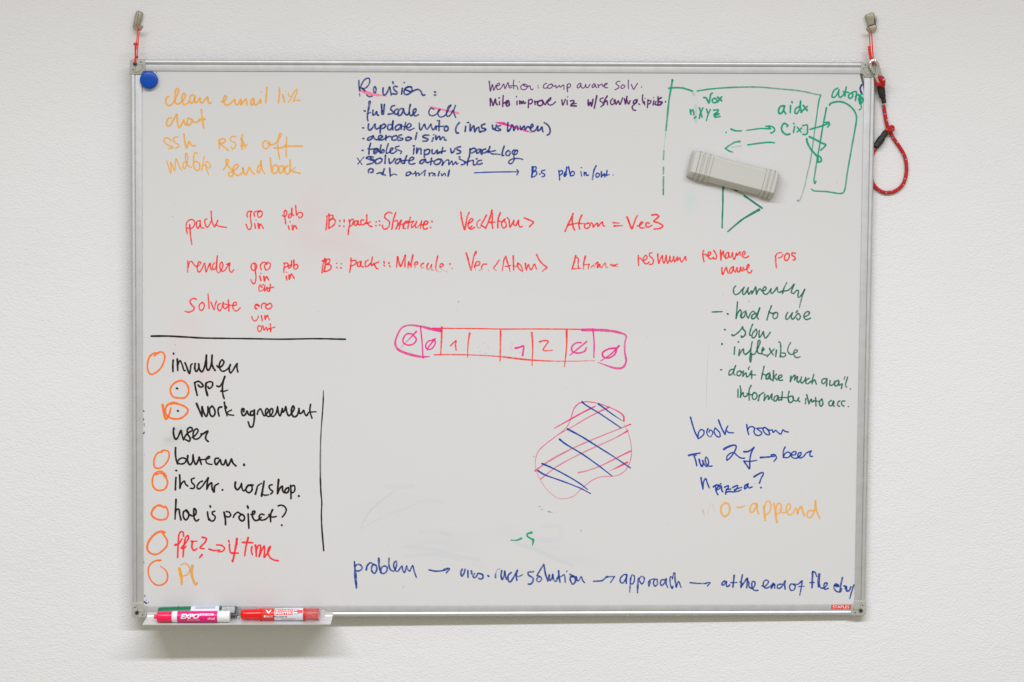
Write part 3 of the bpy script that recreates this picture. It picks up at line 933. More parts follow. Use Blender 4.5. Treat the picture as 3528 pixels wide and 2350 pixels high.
1707 153 1680 185 1683 207 1710 192 1722 158 1728 195 1747 207
1760 162 1770 207
1765 187 1800 165 1817 160 1824 187 1860 177 1888 150 1860 153 1843 185 1855 207 1895 209
2062 120 2030 125 2008 150 2040 180 2052 200 2030 222 1995 237
2102 168 2080 190 2083 217 2115 212 2132 185 2102 168
2182 105 2178 170 2182 222
2220 163 2235 200 2252 232 2280 190 2305 150
w=16 2360 200
@ 1620 250 violet 21
# handwriting | bold purple handwriting reading mito improve viz w/ showing lipids
w=24 278 458 278 358 302 410 315 452 332 410 347 365 355 420 375 447
402 400 405 442
w=22 396 352 402 348
455 318 450 390 448 467
448 432 500 402
w=26 522 385 495 405 505 460 537 450 532 400 522 385 505 430
645 395 645 440
w=18 635 328 638 336
680 390 683 432 702 398 712 430 732 393 742 427 765 415
805 378 800 482
805 385 840 368 858 395 840 427 810 432
890 393 895 442
890 412 930 395
w=24 992 380 940 400 928 440 965 458 1002 430 992 385
1000 390 1032 442 1062 388
w=19 1045 417 1100 380 1113 348 1080 370 1068 420 1090 447 1130 442 1175 405
1262 378 1275 447 1312 368
1335 385 1338 442
w=18 1343 335
1380 392 1420 385 1432 400 1390 440
w=24 1385 457 1465 462
w=16 1390 437 1465 425
w=24 1625 375 1630 455 1657 410 1672 462 1692 370
w=24 1745 318 1710 490
w=18 1832 350 1800 360 1788 390 1822 412 1832 442 1800 472
w=24 1887 325 1850 390 1838 447
1850 412 1882 388 1892 442
w=20 1962 358 1933 400 1950 442 1987 422 1980 380
w=20 1995 375 2010 437 2040 390 2062 442 2100 348
2122 362 2137 420
w=24 2160 332 2140 432
2157 370 2182 432 2205 388
2302 373 2260 385 2248 422 2290 417 2302 380 2270 430 2233 470 2245 512 2280 522
w=20 2325 432 2335 438
@ 2200 250 violet 20
58 308 53 370 65 422
80 400 85 447
w=16 88 355
130 375 122 482
130 385 170 390 160 422 130 437
212 385 200 447
w=16 207 345
240 398 228 440 260 442 267 330
w=28 312 348 270 370 280 400 322 410 300 442 260 447
w=18 374 398 368 406
@ 1210 250 rose 26
# strike_through | pink line struck through the start of the heading
w=8,38,40,34 100 243 160 262 290 297 370 313
w=20,5 a=.8 380 308 500 332
# strike_through | pink line struck through the word cell
w=5,24,26,28 1070 462 1130 482 1300 522 1475 560
w=8 1478 562
@ 1620 250 magenta 26
# strike_through | pink line struck through the words vs lumen
w=5,30,27,24,20 345 690 420 697 560 737 700 780 790 813
w=16,3 a=.8 790 810 860 830
@ 2200 250 green 23
# sketch | green box sketch with a broken left side and fading long lines
w=34 467 105
w=26,25,24,24,22 a=1,1,1,.8,.7 467 105 445 230 420 380 395 620 378 800
w=14,10,12 a=.3,.15,.2 374 830 362 950 348 1060
w=22 a=.5 349 1080 343 1200
w=22 a=.6 343 1305 343 1395
w=24 a=.65 343 1440 343 1500 342 1575
w=22 342 1600 340 1680
w=24 418 217 470 210 600 213 670 232 740 255
w=40 a=.15 745 265 765 310
w=20 a=1,1,1,.8,.7,.65,.6,.6,.55,.5,.7 808 255 950 232 1200 210 1500 200 1700 203 1900 222 2200 250 2352 278 2430 298 2510 310
w=18 a=1,1,.8,.6,.6,.5,.4,.35,.3,.3,.5,.9 2510 318 2490 370 2450 640 2420 850 2390 1080 2360 1260 2320 1420 2290 1568 2270 1630 2240 1720 2205 1775 2188 1760
# handwriting | green handwriting reading Vox and n XYZ
w=26,24,22 900 345 930 350 970 420 985 350 1000 290 1018 285
1052 353 1018 370 1023 407 1060 417 1080 385 1052 353
w=28 1090 340 1145 390
w=24 1145 335 1090 407
710 510 722 580
718 545 745 515 757 540 762 585
w=40 a=.1 790 450 790 680
w=26 790 610 770 628
w=22 838 485 860 560 875 615
885 490 850 570 838 632
938 505 955 560
w=19 990 510 958 580 935 664
1035 520 1097 515 1090 540 1040 577 1110 568 1042 600 1060 614 1122 605
# handwriting | green handwriting reading aidx and ix in square brackets
w=26 2012 460 1960 465 1928 530 1945 567 1985 542 2012 465 2000 520 2028 567
2095 455 2090 552
w=26 2112 402 2118 414
2212 468 2170 495 2153 550 2175 567 2217 510 2232 390 2230 480 2247 547
w=28 2270 455 2322 520
2325 465 2235 547
w=26 2040 715 2010 700 1980 730 1972 790 2010 840 2050 857 2085 845
w=22 2045 745 2060 730
2150 745 2135 822
w=18 2135 698 2147 710
w=20 2188 752 2236 820
w=20 2248 764 2182 820
w=22 2262 732 2322 724 2328 780 2324 838 2298 854 2262 852
w=60 a=.05 2270 800 2290 820
# arrow | green arrow with a gap in its shaft pointing right
w=20 1205 827 1208 824
w=28,24,20 1275 780 1310 795 1360 805 1420 803
a=.6,1,1,1 w=18,20,22 1490 797 1560 788 1680 772 1822 775
w=22 1755 742 1800 738 1850 750 1877 785 1850 827 1820 832
1790 745 1822 775
# arrow | green arrow partly wiped off pointing left above the eraser
w=22 1870 968 1800 962 1700 970 1505 997
w=14 a=.25 1420 1010 1280 1032
w=28,26,20 a=.9,.6,.6,1 1395 950 1330 960 1260 1000 1195 1045
w=22 a=1,1,.4 1195 1045 1250 1082 1300 1098
@ 2440 250 green 22
# sketch | green upright line with a hooked foot
w=24,22,20,24 a=1,1,1,.9,.8,.7,.7,.8,.9 1630 485 1610 590 1580 740 1540 980 1500 1200 1470 1400 1458 1490 1468 1527 1484 1500
# arrow | short green arrow pointing right across the upright line
w=24 1402 783 1480 762 1600 725 1660 700
1610 690 1660 685 1672 715 1645 752
# sketch | two green lines ending in a small arrow head and loop
w=28,22 1395 885 1480 925 1560 970 1620 995 1600 1025 1550 1070
w=30,22 1358 918 1365 960 1410 1050 1460 1110 1510 1172 1515 1235 1560 1215 1545 1165 1520 1150 1510 1172
# handwriting | green handwriting reading atoms beside a blue tick
w=22 1785 215 1740 240 1710 300 1710 342 1745 337 1790 272 1803 240 1795 290 1812 342 1850 322 1890 262
1903 200 1890 270 1885 322
1860 262 1935 275
w=24 1987 275 1945 300 1933 342 1960 357 1992 322 1987 275 2040 265 2037 330 2028 387
2030 332 2072 303 2082 330 2070 372
2080 342 2107 300 2125 300
w=30 2080 360 2095 430 2132 380 2110 340 2090 400
w=18 2100 430 2110 490 2080 516
# sketch | tall green rounded box below the word atoms
w=28,24,22,20 a=1,1,1,1,1,1,1,1,.9,.8,.75,.7,.7,.8,.8,.9,.9,.9,.9,.9 1670 450 1690 425 1770 403 1850 408 1930 445 2000 510 2040 590 2043 650 2020 800 1980 1020 1940 1250 1910 1430 1892 1568 1885 1600 1862 1655 1810 1668 1720 1655 1620 1640 1450 1628 1425 1608
@ 2440 250 navy 24
2115 170 2095 215 2105 265 2122 298
@ 2320 460 darkgreen 24
# sketch | dark green open triangle drawn below the eraser
w=30,22,21,20,18 693 725 683 800 682 950 675 1150 672 1300
w=28 790 740 870 785
a=.35 870 790 970 845
w=26 980 860 1060 915 1220 1028
w=36,24,20 a=1,1,.85 1178 1052 1100 1095 950 1185 840 1275 750 1352
@ 610 690 red 20
# handwriting | red handwritten word pack with gro in and pdb in
142 465 128 380 130 320 165 275 215 268 245 310 225 367 180 395 140 380
w=24,18 173 340 180 420 190 520 205 612
307 280 275 295 270 360 290 390 315 340 318 280 320 330 335 377 373 384
412 258 385 270 388 330 415 373 445 340 475 280
470 150 475 250 495 330 520 367 540 330 562 278
525 335 590 360 682 375
w=24 1030 155 1018 165
1030 155 990 153 963 190 970 232
1025 155 1010 200 1015 280 1027 350 1010 397 985 402 950 330
1070 225 1060 180 1080 155 1110 152 1150 145 1113 175 1118 227 1145 234 1174 195 1165 155 1145 148
w=20 1088 272
w=24 1070 325 1080 385
w=28 1117 320 1130 390
w=22 1130 385 1145 330 1165 345 1187 387
1452 205 1480 227 1512 195 1508 150 1490 138 1475 165 1485 230 1497 325
1577 185 1545 195 1538 240 1565 237 1582 180 1583 108 1582 180 1607 212
1635 72 1640 140 1650 207 1670 175 1710 168 1730 195 1710 237 1680 242 1678 225
w=20 1558 298
w=22 1535 355 1545 400
w=30 1590 350 1595 402
w=22 1597 392 1622 350 1652 392
# handwriting | red handwritten word render with gro in out and pdb in
148 835 150 910 145 990
150 930 175 850 200 843 235 890 275 915 310 890 327 860 305 846 285 880 280 950 300 992 340 950 380 868 390 930 400 987 430 920 455 866 460 910 472 962
522 860 495 890 498 957 525 947 545 880 555 765 545 880 550 970 570 1002 610 962 632 890 615 853 593 880 593 940 615 977 650 972 690 920 720 870
685 885 727 865 720 920 725 970 750 994 780 960
w=12 1010 920
1062 865 1028 885 1028 950 1060 967 1097 930 1090 880 1062 865
1072 880 1080 980 1087 1080 1070 1142 1050 1152 1015 1095
1160 957 1148 900 1170 865 1200 853 1245 877 1212 885 1208 925 1230 962 1267 942 1287 880 1250 853
w=24 1155 1008
w=24 1140 1045 1155 1107
w=28 1195 1050 1207 1112
w=22 1207 1092 1232 1053 1264 1100
w=17 1147 1160 1128 1200 1138 1252 1175 1242 1212 1190 1190 1163 1153 1190 1180 1202
w=19 1207 1200 1207 1252 1242 1200 1247 1252 1270 1252
w=21 1287 1160 1275 1252
1240 1217 1332 1197
1482 865 1475 940 1470 997
1470 870 1512 863 1532 890 1500 922 1475 927
1572 890 1533 910 1545 937 1577 905 1578 835 1578 907
w=24 1610 825 1610 907
1610 907 1642 883 1667 905 1650 942 1615 947 1608 905
w=18 1510 992
w=26 1505 1045 1512 1097
w=28 1545 1030 1548 1087
w=22 1548 1087 1577 1018 1614 1077
# handwriting | red handwritten word solvate with gro in out
w=22 270 1365 220 1353 178 1390 200 1440 237 1480 220 1517 165 1542 110 1530
342 1410 308 1445 313 1507 340 1517 372 1480 372 1430 345 1403
427 1290 435 1390 442 1490
465 1405 485 1450 510 1507 525 1440 545 1390
602 1423 568 1440 563 1500 590 1522 622 1470 637 1403 635 1460 660 1497 690 1470
w=24 707 1375 710 1450 715 1527
655 1430 760 1450 817 1440 817 1410 790 1408 768 1450 785 1512 820 1527 872 1482
w=24 1132 1455 1095 1433 1073 1465 1085 1497 1100 1492
w=24 1095 1440 1132 1460
1165 1487 1165 1445 1195 1418 1225 1430
w=22 1250 1440 1218 1455 1235 1492 1270 1497 1307 1465 1290 1423 1240 1435
@ 1080 690 red 22
# handwriting | red handwritten text reading B::pack::Structure:
185 215 185 300 172 408
w=24 210 188 215 280 210 380
215 215 260 205 272 230 222 275 280 255 302 290 280 342 212 387
w=22 363 278 365 292
w=22 423 268 424 297
w=24 355 353 362 352
w=24 418 358
w=22 490 270 500 330 485 400 478 472
500 290 537 258 552 285 530 342 490 367
612 283 573 290 563 337 590 342 617 288 615 330 642 340
692 273 658 275 658 332 690 337 717 310
735 200 735 270 730 322 765 307 787 297
745 310 770 350 807 363
w=24 863 297
w=24 910 288
w=24 860 348
w=24 912 342
1082 180 1040 163 988 200 983 240 1042 290 1047 342 1010 392 965 392 948 345
1133 172 1105 260 1080 397
w=19 1115 290 1152 280 1162 330 1135 397
1135 397 1175 320 1212 278
w=22 1207 275 1180 397
w=19 1180 342 1227 330 1237 387
1302 288 1260 300 1245 345 1240 387 1267 387
1335 235 1315 310 1300 387
1245 322 1380 290
w=18 1377 285 1350 350 1355 377 1402 330 1422 290 1402 372 1432 372 1477 320 1492 285 1472 387
w=24 1490 342 1530 332 1562 330 1577 300 1545 288 1518 330 1518 392 1550 397 1572 385
w=24 1632 288 1634 298
w=26 1613 375
# handwriting | red handwritten text half wiped off reading B::pack::Molecule:
155 800 130 900 117 1000
w=26 170 822 162 900 145 985
w=24 120 837 180 830
165 815 222 815 217 860 172 885 230 890 242 937 200 972 150 982
w=22 320 868
w=22 385 875
w=24 323 928
w=24 375 930 384 935
518 800 515 880 500 992
515 840 572 828 592 850 560 892 510 907
657 843 613 860 608 907 635 912 657 848 652 900 687 922
752 825 718 850 718 912 750 907 782 870
813 782 800 850 800 900 840 875 900 850
w=24 830 875 870 942
w=14 870 942 897 945
w=24 973 845 975 868
w=24 1036 860 1042 872
w=24 970 895 982 905
w=24 1048 905 1056 915
w=26,22 1160 780 1145 922
w=26,24,22 1160 780 1180 860 1200 912 1237 830 1267 755 1262 830 1260 917
w=26 a=1,1,.4 1312 850 1307 890 1303 932
1310 850 1345 907
w=28,24 a=1,1,.5 1370 755 1350 860 1345 922
a=.4,1,1,1,.4 1402 927 1395 870 1427 848 1437 875 1405 895
a=1,1,.3,.3 w=24 1517 870 1488 882 1488 932 1520 925
a=1,1,.4,.4,.8 w=24 1582 870 1565 900 1570 952 1600 942 1627 888
a=1,.4,.3 w=22 1625 890 1632 960 1662 967
w=24,22,20,10,8 a=1,1,.6,.4,.4 1712 770 1690 880 1688 950 1717 987 1762 980
a=.7,1,1,1,.5,.3,.3 w=22,22,22,22,14,10 1745 920 1785 905 1782 878 1752 880 1742 920 1770 952 1850 990
w=26 1882 878
w=22 a=.8 1912 940
@ 1540 690 red 22
# handwriting | red handwritten text with pale cuts reading Vec<Atom>
w=26,22 190 165 205 270 225 350 243 405 258 350 270 270 287 210 308 167
300 320 345 290 360 265 335 252 305 290 290 350 310 393 340 397 380 375
w=24 318 380 345 358
a=.7 455 268 420 300 412 345 430 378 460 378
w=24 545 205 510 270 470 345 500 360 530 385
w=26,22 620 138 600 210 575 290 550 345 533 390
w=28,22 625 180 625 260 620 320 632 387
w=22 585 305 660 302
w=28,22 735 172 705 260 700 380
705 280 755 300 800 260
800 260 765 290 752 340 775 380 810 370 815 320 785 280
830 240 855 270 860 330 870 370 895 330 922 280 918 330 945 350 985 275 985 330 1010 370 1035 362
w=24 1065 243 1110 262 1190 303 1160 340 1137 365
# handwriting | red handwritten text reading Atom = Vec3
w=30,24 1737 185 1725 220 1680 310 1628 428
w=30,22 1725 230 1730 330 1745 385 1762 412
w=32,20,20 1665 342 1730 330 1810 312
w=28,22 1858 205 1830 270 1818 340 1828 400
w=20 1820 318 1900 325
1950 315 1905 330 1895 370 1920 390 1960 370 1970 330 1940 312
1985 310 2010 330 2015 370 2050 330 2075 315 2080 360 2140 300 2150 345 2172 358
@ 1920 690 red 24
w=28,14 770 308 855 317
w=30,14 785 355 900 350
w=30,22 960 230 985 290 1010 360 1028 392 1050 340 1078 260 1105 210
w=22 1105 355 1150 335 1180 310 1165 298 1140 325 1135 365 1155 382 1197 382
w=28,20 1262 315 1235 310 1218 340 1235 370 1270 365 1305 345
w=28,22 1305 205 1360 198 1400 220 1330 290 1390 310 1455 355 1420 385 1335 398
# handwriting | red handwritten text reading Vec<Atom> in the lower row
@ 1540 690 red 22
w=28,22 a=1,1,1,.6 265 730 290 810 312 900 330 965
a=.6,1,1,1 335 965 352 870 375 760 400 705 402 735
385 905 440 890 452 855 420 845 390 880 380 925
w=12 a=.4 380 930 395 968
545 880 505 882 480 910 478 945
w=10 a=.4 480 945 490 970
w=12 450 968 460 960
w=12 570 968
w=26,18,12 718 828 680 885 643 938 680 968
w=28,20,12 810 775 782 830 775 890 760 975
w=26,20,14 815 790 835 860 855 920 870 985
w=20 800 910 840 910 875 898
w=24,20 913 765 915 850 920 965
w=20 908 905 960 910 985 870
w=20 975 865 970 905 1000 950 1040 980
w=20 975 870 1010 890 1045 960
w=24,20,12 1080 870 1085 930 1095 970
w=20 1095 960 1122 885 1135 920 1160 960 1205 880 1220 910 1232 948
w=26,22,22,20,14 1235 750 1270 820 1330 890 1380 928 1340 955 1315 985
# handwriting | red handwritten text half wiped off reading Atom =
w=28,20 1773 765 1750 860 1722 950
w=20 1780 785 1805 800 1808 870 1810 940
w=12 1720 950 1760 945 1850 938
w=14 1735 930 1770 948
w=28,22,14 1908 770 1885 860 1883 950
w=18 1890 890 1960 882
w=16 1960 885 1945 945
w=14 1985 925 2020 895 2030 920
w=24 2045 880 2078 855 2072 925
w=20 2078 930 2105 880 2110 920
w=20 a=.7 2130 930 2180 865 2190 920 2215 925
@ 1920 690 red 20
w=28,18 740 890 780 895 833 880
w=22,10 a=.9,.5 760 905 840 912
@ 1920 690 red 20
# handwriting | red handwritten word reading resnum
1118 760 1115 820 1123 900
1118 800 1150 800 1180 840
1185 830 1230 810 1238 780 1220 760 1195 780 1188 840 1210 872 1240 875 1265 850
1305 725 1275 728 1270 765 1310 800 1328 840 1305 880 1272 885
w=24,20 1385 740 1388 810 1400 872
1400 872 1425 800 1450 762 1450 810 1470 865 1490 810 1500 760 1505 820 1520 870
1520 870 1545 820 1552 770 1560 845 1580 845 1605 775 1610 830 1620 850 1655 780 1660 830 1690 790 1700 830 1715 850 1745 810 1765 775 1775 830
@ 2390 830 red 22
# handwriting | red handwritten words reading resname and name below
138 130 125 165 130 230 142 285
130 190 165 185 180 210 225 190 235 165 215 152 195 185 205 230 240 250 275 225
w=22 275 130 300 170 318 215 300 250 280 245
w=26,20 370 130 370 200 375 265
375 265 385 190 408 145 415 200 440 240
w=20 475 155 445 180 440 225 450 245 475 220 485 165 490 220 510 225 535 160 540 220 560 255 575 220 588 170 600 200 635 150 640 200
690 190 712 165 695 145 670 170 670 210 700 230 735 228 755 210
w=24,20 390 370 388 420 400 465 420 420 450 365 460 410 475 445
w=20 535 360 500 390 498 440 515 445 540 400 548 355 555 410 575 430
575 430 600 370 605 420 625 430 650 360 655 410 675 410 685 365
695 400 740 380 765 345 755 325 735 350 735 400 755 440 780 440 803 405
# handwriting | red handwritten word reading pos
w=26,20 1128 205 1130 280 1140 370
w=18 1128 215 1150 175 1210 160
w=20 1230 185 1215 215 1170 237
w=22 1285 170 1255 205 1255 260 1280 272 1315 230 1315 185 1285 172
w=26,20 1400 172 1360 165 1355 195 1395 225 1395 260 1368 262
@ 2390 830 pine 20
# handwriting | dark green handwritten word reading currently
580 620 555 650 550 710 575 740 620 725 660 680 695 640
695 640 675 690 680 735 700 735 730 690 752 645 745 700 760 735 785 700 800 690 800 730 830 680 855 635 860 690 865 735 885 690 910 660 940 690
940 690 985 680 998 650 980 632 955 665 958 715 990 738 1030 715 1060 670 1068 660 1060 700 1075 725 1115 690 1150 640 1155 690 1180 710 1220 690
w=16,18,26 1282 575 1245 650 1225 720
1225 690 1290 685 1340 650 1385 595 1355 670 1345 710 1375 725 1410 690 1425 680
1425 680 1445 690 1435 760 1445 780 1480 750 1530 668
w=22,20,14 a=1,.8,.6 1530 668 1490 780 1455 925
w=10 a=.5 403 742
# handwriting | dark green handwritten line reading hard to use
w=20 a=.9 255 980 390 975
w=24 463 1005 475 1010
603 840 595 950 583 1070
583 1070 610 990 640 950 655 980 645 1040 665 1065
w=20 720 965 670 1000 655 1055 690 1050 720 985 735 1040 755 1065
755 1060 790 990 820 970 845 990
w=22 860 1000 810 1020 800 1070 830 1070 870 1020 910 925 885 1000 875 1050 892 1077
1072 895 1040 980 1008 1092
1035 975 1080 1000 1110 990
1135 985 1100 1010 1095 1060 1125 1072 1155 1040 1155 995 1130 985
1295 985 1270 1040 1275 1080 1300 1075 1360 990 1345 1050 1360 1080 1390 1060
w=24 1430 965 1412 985
1390 1060 1440 1000 1470 1045 1440 1090 1418 1065
1530 1045 1580 1020 1595 985 1565 975 1525 1010 1520 1060 1555 1085 1610 1065
# handwriting | dark green handwritten word reading slow
w=22 424 1222 436 1226
w=24,20 525 1295 545 1305 610 1265 665 1205
w=30 672 1190 676 1195
w=22 670 1205 712 1255 705 1300 660 1328 655 1310
812 1150 785 1220 772 1300 790 1300
w=20 860 1215 815 1270 805 1330 830 1335 865 1290 870 1235 850 1220
905 1235 900 1290 905 1330 940 1290 960 1250 970 1310 990 1340 1020 1310 1055 1260
@ 2390 1120 pine 20
# handwriting | dark green handwritten word reading inflexible
w=28 390 258 391 264
w=24 616 232
565 300 558 405
w=26,20 632 340 622 420
622 420 650 370 685 330 690 385 715 405 750 375
w=18 805 230 790 320 785 400
w=20 785 400 772 460 783 510 795 450 795 390
715 405 760 370 790 320
780 390 830 405 870 350 905 270 915 220 895 210 880 280 875 340 890 385 925 395
w=26 955 310 945 355 970 330
940 345 945 395 990 415 1010 415
w=24,18 1045 320 1060 360 1098 412
w=18 1110 330 1060 380 1010 437
w=22 1140 345 1130 432
w=20 1172 232 1190 240 1200 330 1192 440
w=18 1205 385 1260 390 1265 420 1230 440 1195 425
w=18 1335 242 1300 310 1300 370 1340 405 1380 390 1425 365 1425 345 1400 340 1380 370 1385 420 1420 450 1465 436
# handwriting | dark green handwritten line reading don't take much avail.
w=20 370 617 386 617
w=20 560 610 510 615 485 660 490 690 520 680 555 620 577 560 555 620 550 670 568 690
635 630 600 650 600 690 625 700 655 670 645 635 670 655
w=22 685 635 678 705
680 700 720 660 730 715 760 700 795 640
w=18 768 575 755 595 758 615
w=22 800 630 798 735
w=16 775 685 855 688
970 570 950 660 932 748
945 665 990 690 1020 670
w=24 1045 660 1005 690 1000 740 1025 740 1050 680 1055 740 1075 755
w=24,22 1100 630 1095 770
w=24 1140 680 1110 715 1150 755
1165 740 1215 710 1210 690 1180 695 1165 735 1190 765 1225 758
w=24 1340 705 1332 780
1335 770 1365 715 1395 690 1390 760
w=22 1390 750 1430 710 1425 770 1440 790 1475 750
1485 715 1475 780 1490 800 1530 760 1545 720
1590 735 1555 755 1545 800 1570 810 1620 770
1655 682 1635 760 1630 810
1635 790 1665 755 1690 815
1835 740 1780 745 1765 790 1785 810 1835 760
w=22 1838 740 1830 840
1880 765 1878 830 1920 820 1945 770
1990 760 1950 790 1945 835 1975 835 2000 785 2000 770
w=20 2000 780 2005 830 2045 810 2035 875
w=14 2085 710 2072 748
w=20 2120 718 2092 835 2108 855
w=18 2158 880
# handwriting | dark green handwritten line reading information into acc.
610 885 610 995
w=22 638 840 650 900 645 995
640 990 680 930 690 980 720 985 750 950
w=24,18 790 835 765 890 765 1035
735 940 800 960 830 930
840 930 810 960 815 1015 840 1025 870 990 865 945 840 930
w=24 905 965 890 1040
900 985 930 950 965 930
w=22 980 955 970 1040
972 1035 1010 980 1025 970 1030 1025 1060 980 1080 950 1075 1020 1085 1030
1155 970 1115 990 1110 1045 1140 1040 1165 980 1170 1035 1215 1020
1222 920 1212 1035
w=18 1180 1000 1290 1000
w=22 1315 915 1300 990 1310 1060
1310 990 1365 980 1370 1040 1325 1070 1305 1030
1365 1000 1385 1040 1420 1045 1450 1000 1440 1040 1462 1055
1545 1012 1540 1085
w=22 1558 960 1575 1030 1590 1085
1590 1080 1620 1020 1630 1060 1655 1050
w=20 1680 1000 1685 1115
w=18 1650 1040 1730 1055
w=22 1765 1020 1735 1050 1740 1110 1765 1115 1780 1070 1765 1020
1900 1040 1865 1060 1870 1110 1900 1110 1925 1050 1920 1110 1940 1118
w=26 1928 1050 1928 1085
2015 1045 1990 1060 1985 1105 2010 1120
2085 1048 2045 1050 2040 1095 2070 1118
w=18 2130 1122
@ 2330 1410 cobalt 18
# handwriting | blue handwritten line reading book room
w=22,18 196 112 220 200 260 320 300 400
300 405 305 330 340 280 380 300 375 350 310 405
w=22,16,10 435 270 420 310 428 350 460 385
w=18,12 450 315 465 285 500 310 495 350 470 382
535 260 520 310 560 375 600 380 600 330 560 280 535 258
w=22,18 582 148 620 250 672 350
672 345 690 270 712 230
685 285 720 320 788 325
w=20,18 970 212 980 280 998 350
980 290 1010 245 1060 245 1085 270
1085 265 1070 300 1090 350 1140 362 1180 330 1140 290 1110 265 1195 260
1210 250 1195 280 1240 345 1285 350 1270 300 1230 255 1210 250
1230 255 1285 290 1320 285 1335 320 1370 290 1390 310 1440 342 1470 285 1500 305 1545 315
# handwriting | blue handwritten line reading Tue 27 and an arrow to beer
w=28,16 172 636 240 618 332 604
w=20 240 630 265 700 283 778
w=22 268 632
w=24,18 315 690 330 750 355 790 370 750 365 705
360 710 395 770 420 790 445 740 430 680 410 660 398 700 420 760 450 785 495 782
w=30,20,18 655 552 710 520 800 495 825 510 810 570 750 660 700 705
695 700 700 650 750 605 795 600 840 640 890 672 940 675
w=26,18 935 585 980 585 1030 560 1072 525
w=20 1072 525 1030 610 1012 720 1010 820 970 770 930 715
w=20,14 930 715 1020 718 1112 703
w=24,18 1160 665 1240 660 1350 650
w=22 1310 630 1345 625
w=18 1310 628 1360 630 1380 670 1345 718
w=20,16 1500 520 1475 580 1475 665
1475 665 1500 610 1545 590 1575 625 1540 665 1478 665
1575 630 1640 625 1650 585 1610 590 1580 625 1600 665 1660 675 1710 640
1690 650 1720 620 1715 595 1680 615 1675 655 1710 672 1760 645 1785 610 1860 572
1860 572 1840 620 1850 650 1880 648
# handwriting | blue handwriting reading n pizza? with a small low pizza
w=24,18 340 945 350 1010 368 1100
368 1080 380 990 405 955 425 1010 455 1085
w=22 510 1070 550 1045 600 1050
w=16 600 1050 600 1090 545 1120
w=20 540 1060 550 1130 572 1175
w=20 545 1110 590 1060 620 1060 625 1110 640 1138
w=20 608 1027 616 1027
w=20 665 1075 715 1055 715 1085 690 1115 680 1170
w=20 690 1105 750 1100
w=20 680 1150 720 1135 780 1140
w=20 775 1080 840 1050 845 1070 800 1130
w=16 800 1110 900 1075
w=18 795 1138 850 1130 895 1110
w=24,18 990 1030 950 1050 940 1095 970 1080 985 1035
985 1050 1000 1085 1045 1070
w=8 1083 1025
w=26,18,20 1072 930 1130 895 1190 872 1200 890 1170 950 1145 1020
w=24 1167 1080
@ 2330 1410 orange 28
# handwriting | orange handwritten word reading O-append with a rubbed start
w=30,16 a=.45,.2 365 1390 390 1470
w=14 a=.2 430 1440 490 1290 525 1410
670 1290 625 1330 615 1400 640 1460 680 1475 720 1440 738 1370 715 1305 670 1288
w=26,18 840 1350 890 1350 942 1328
w=24 1110 1300 1060 1300 1020 1350 1020 1410 1050 1420 1090 1360 1112 1300 1115 1380 1135 1440
w=32,30 1210 1340 1215 1440 1225 1530
w=22 1215 1340 1240 1275 1280 1270 1305 1320 1290 1400 1250 1450 1215 1455
w=28,34 1345 1300 1365 1380 1370 1460 1388 1555
w=22 1370 1380 1400 1300 1435 1300 1450 1350 1440 1410 1400 1440 1370 1435
w=20 1425 1380 1470 1425 1550 1390 1575 1330 1545 1300 1520 1340 1520 1410 1560 1455 1610 1430 1650 1360 1670 1440
1670 1440 1690 1380 1720 1340 1740 1400 1765 1465
w=24 1900 1400 1830 1400 1800 1450 1820 1490 1860 1485 1905 1390 1918 1260
w=28,22 1918 1260 1925 1360 1950 1440 1980 1510
@ 1780 1340 pink 13
# sketch | pink cell outline with pink hatching and bold blue diagonal strokes
w=24,20,14,12,13,15,15,14,11,9,11,13,12,10,10,10,10,10,10,11,11,11,11,13,14,13,11,10 a=1.3,1.2,.9,.8,.85,.9,.9,.8,.6,.5,.7,.8,.8,.5,.45,.35,.35,.35,.35,.4,.45,.5,.5,.6,.65,.6,.6,.5,.5,.5,.5,.4,.3 1477 440 1475 380 1420 325 1280 255 1100 195 940 178 860 200 795 265 755 380 720 480 660 560 560 640 400 760 300 860 262 960 258 1060 280 1160 340 1280 440 1410 560 1500 650 1515 780 1480 870 1400 940 1335 1040 1260 1150 1215 1380 1195 1480 1140 1545 1050 1580 920 1575 760 1535 600 1480 480
w=13,19,20,17 a=.6,.9,.95,.9 520 542 740 420 900 330 1082 240
w=12,12,15,20 a=.4,.5,.7,.9 560 635 720 550 1000 385 1275 250
w=17,14,18,18,24 a=.9,.6,.55,.55,.6 1570 488 1440 540 1020 710 780 815 545 935
w=24,20,18,26 a=.6,.6,.6,.7 525 948 430 1005 340 1065 255 1130
w=22,15,17,17 a=1,.6,.5,.5,.55 1530 578 1460 620 1340 685 900 885 540 1080 330 1245
w=18,16,18 a=1,.8,.55,.5,.6 1570 857 1420 930 1180 1050 980 1125 848 1155
w=24,20,5 a=1,.8,.4 1525 1012 1400 1075 1275 1135
@ 1780 1340 cobalt 17
w=26,19,17,16 a=1,1,1,.85 902 180 950 220 1130 330 1442 540
w=26,19,17,8 a=1,1,.9,.7 1130 208 1200 260 1300 335 1455 440
w=26,20,18,16 a=1,1,1,.85,.9 702 553 900 660 1140 810 1300 910 1570 1090
w=26,20,18,16 a=1,1,1,.85 592 695 660 750 900 895 1100 1035 1312 1198
w=26,18,18,14 352 1030 480 1085 700 1200 880 1310 975 1385
w=26,18,16,14 297 1130 380 1180 640 1275 880 1370 1018 1442
@ 1340 1060 red 12 2.669
# sketch | row of eight red boxes with pink ends and digits inside
w=12 403 188 478 190 800 193 1040 197 1300 196 1640 198 1780 200
w=20,13 a=1,.8 487 180 483 300 476 430
w=13,12,11,18,16,10,9 a=1,.8,.75,1,1,.7,.6 418 434 600 432 800 437 1020 450 1130 463 1285 480 1450 490 1640 493 1890 488
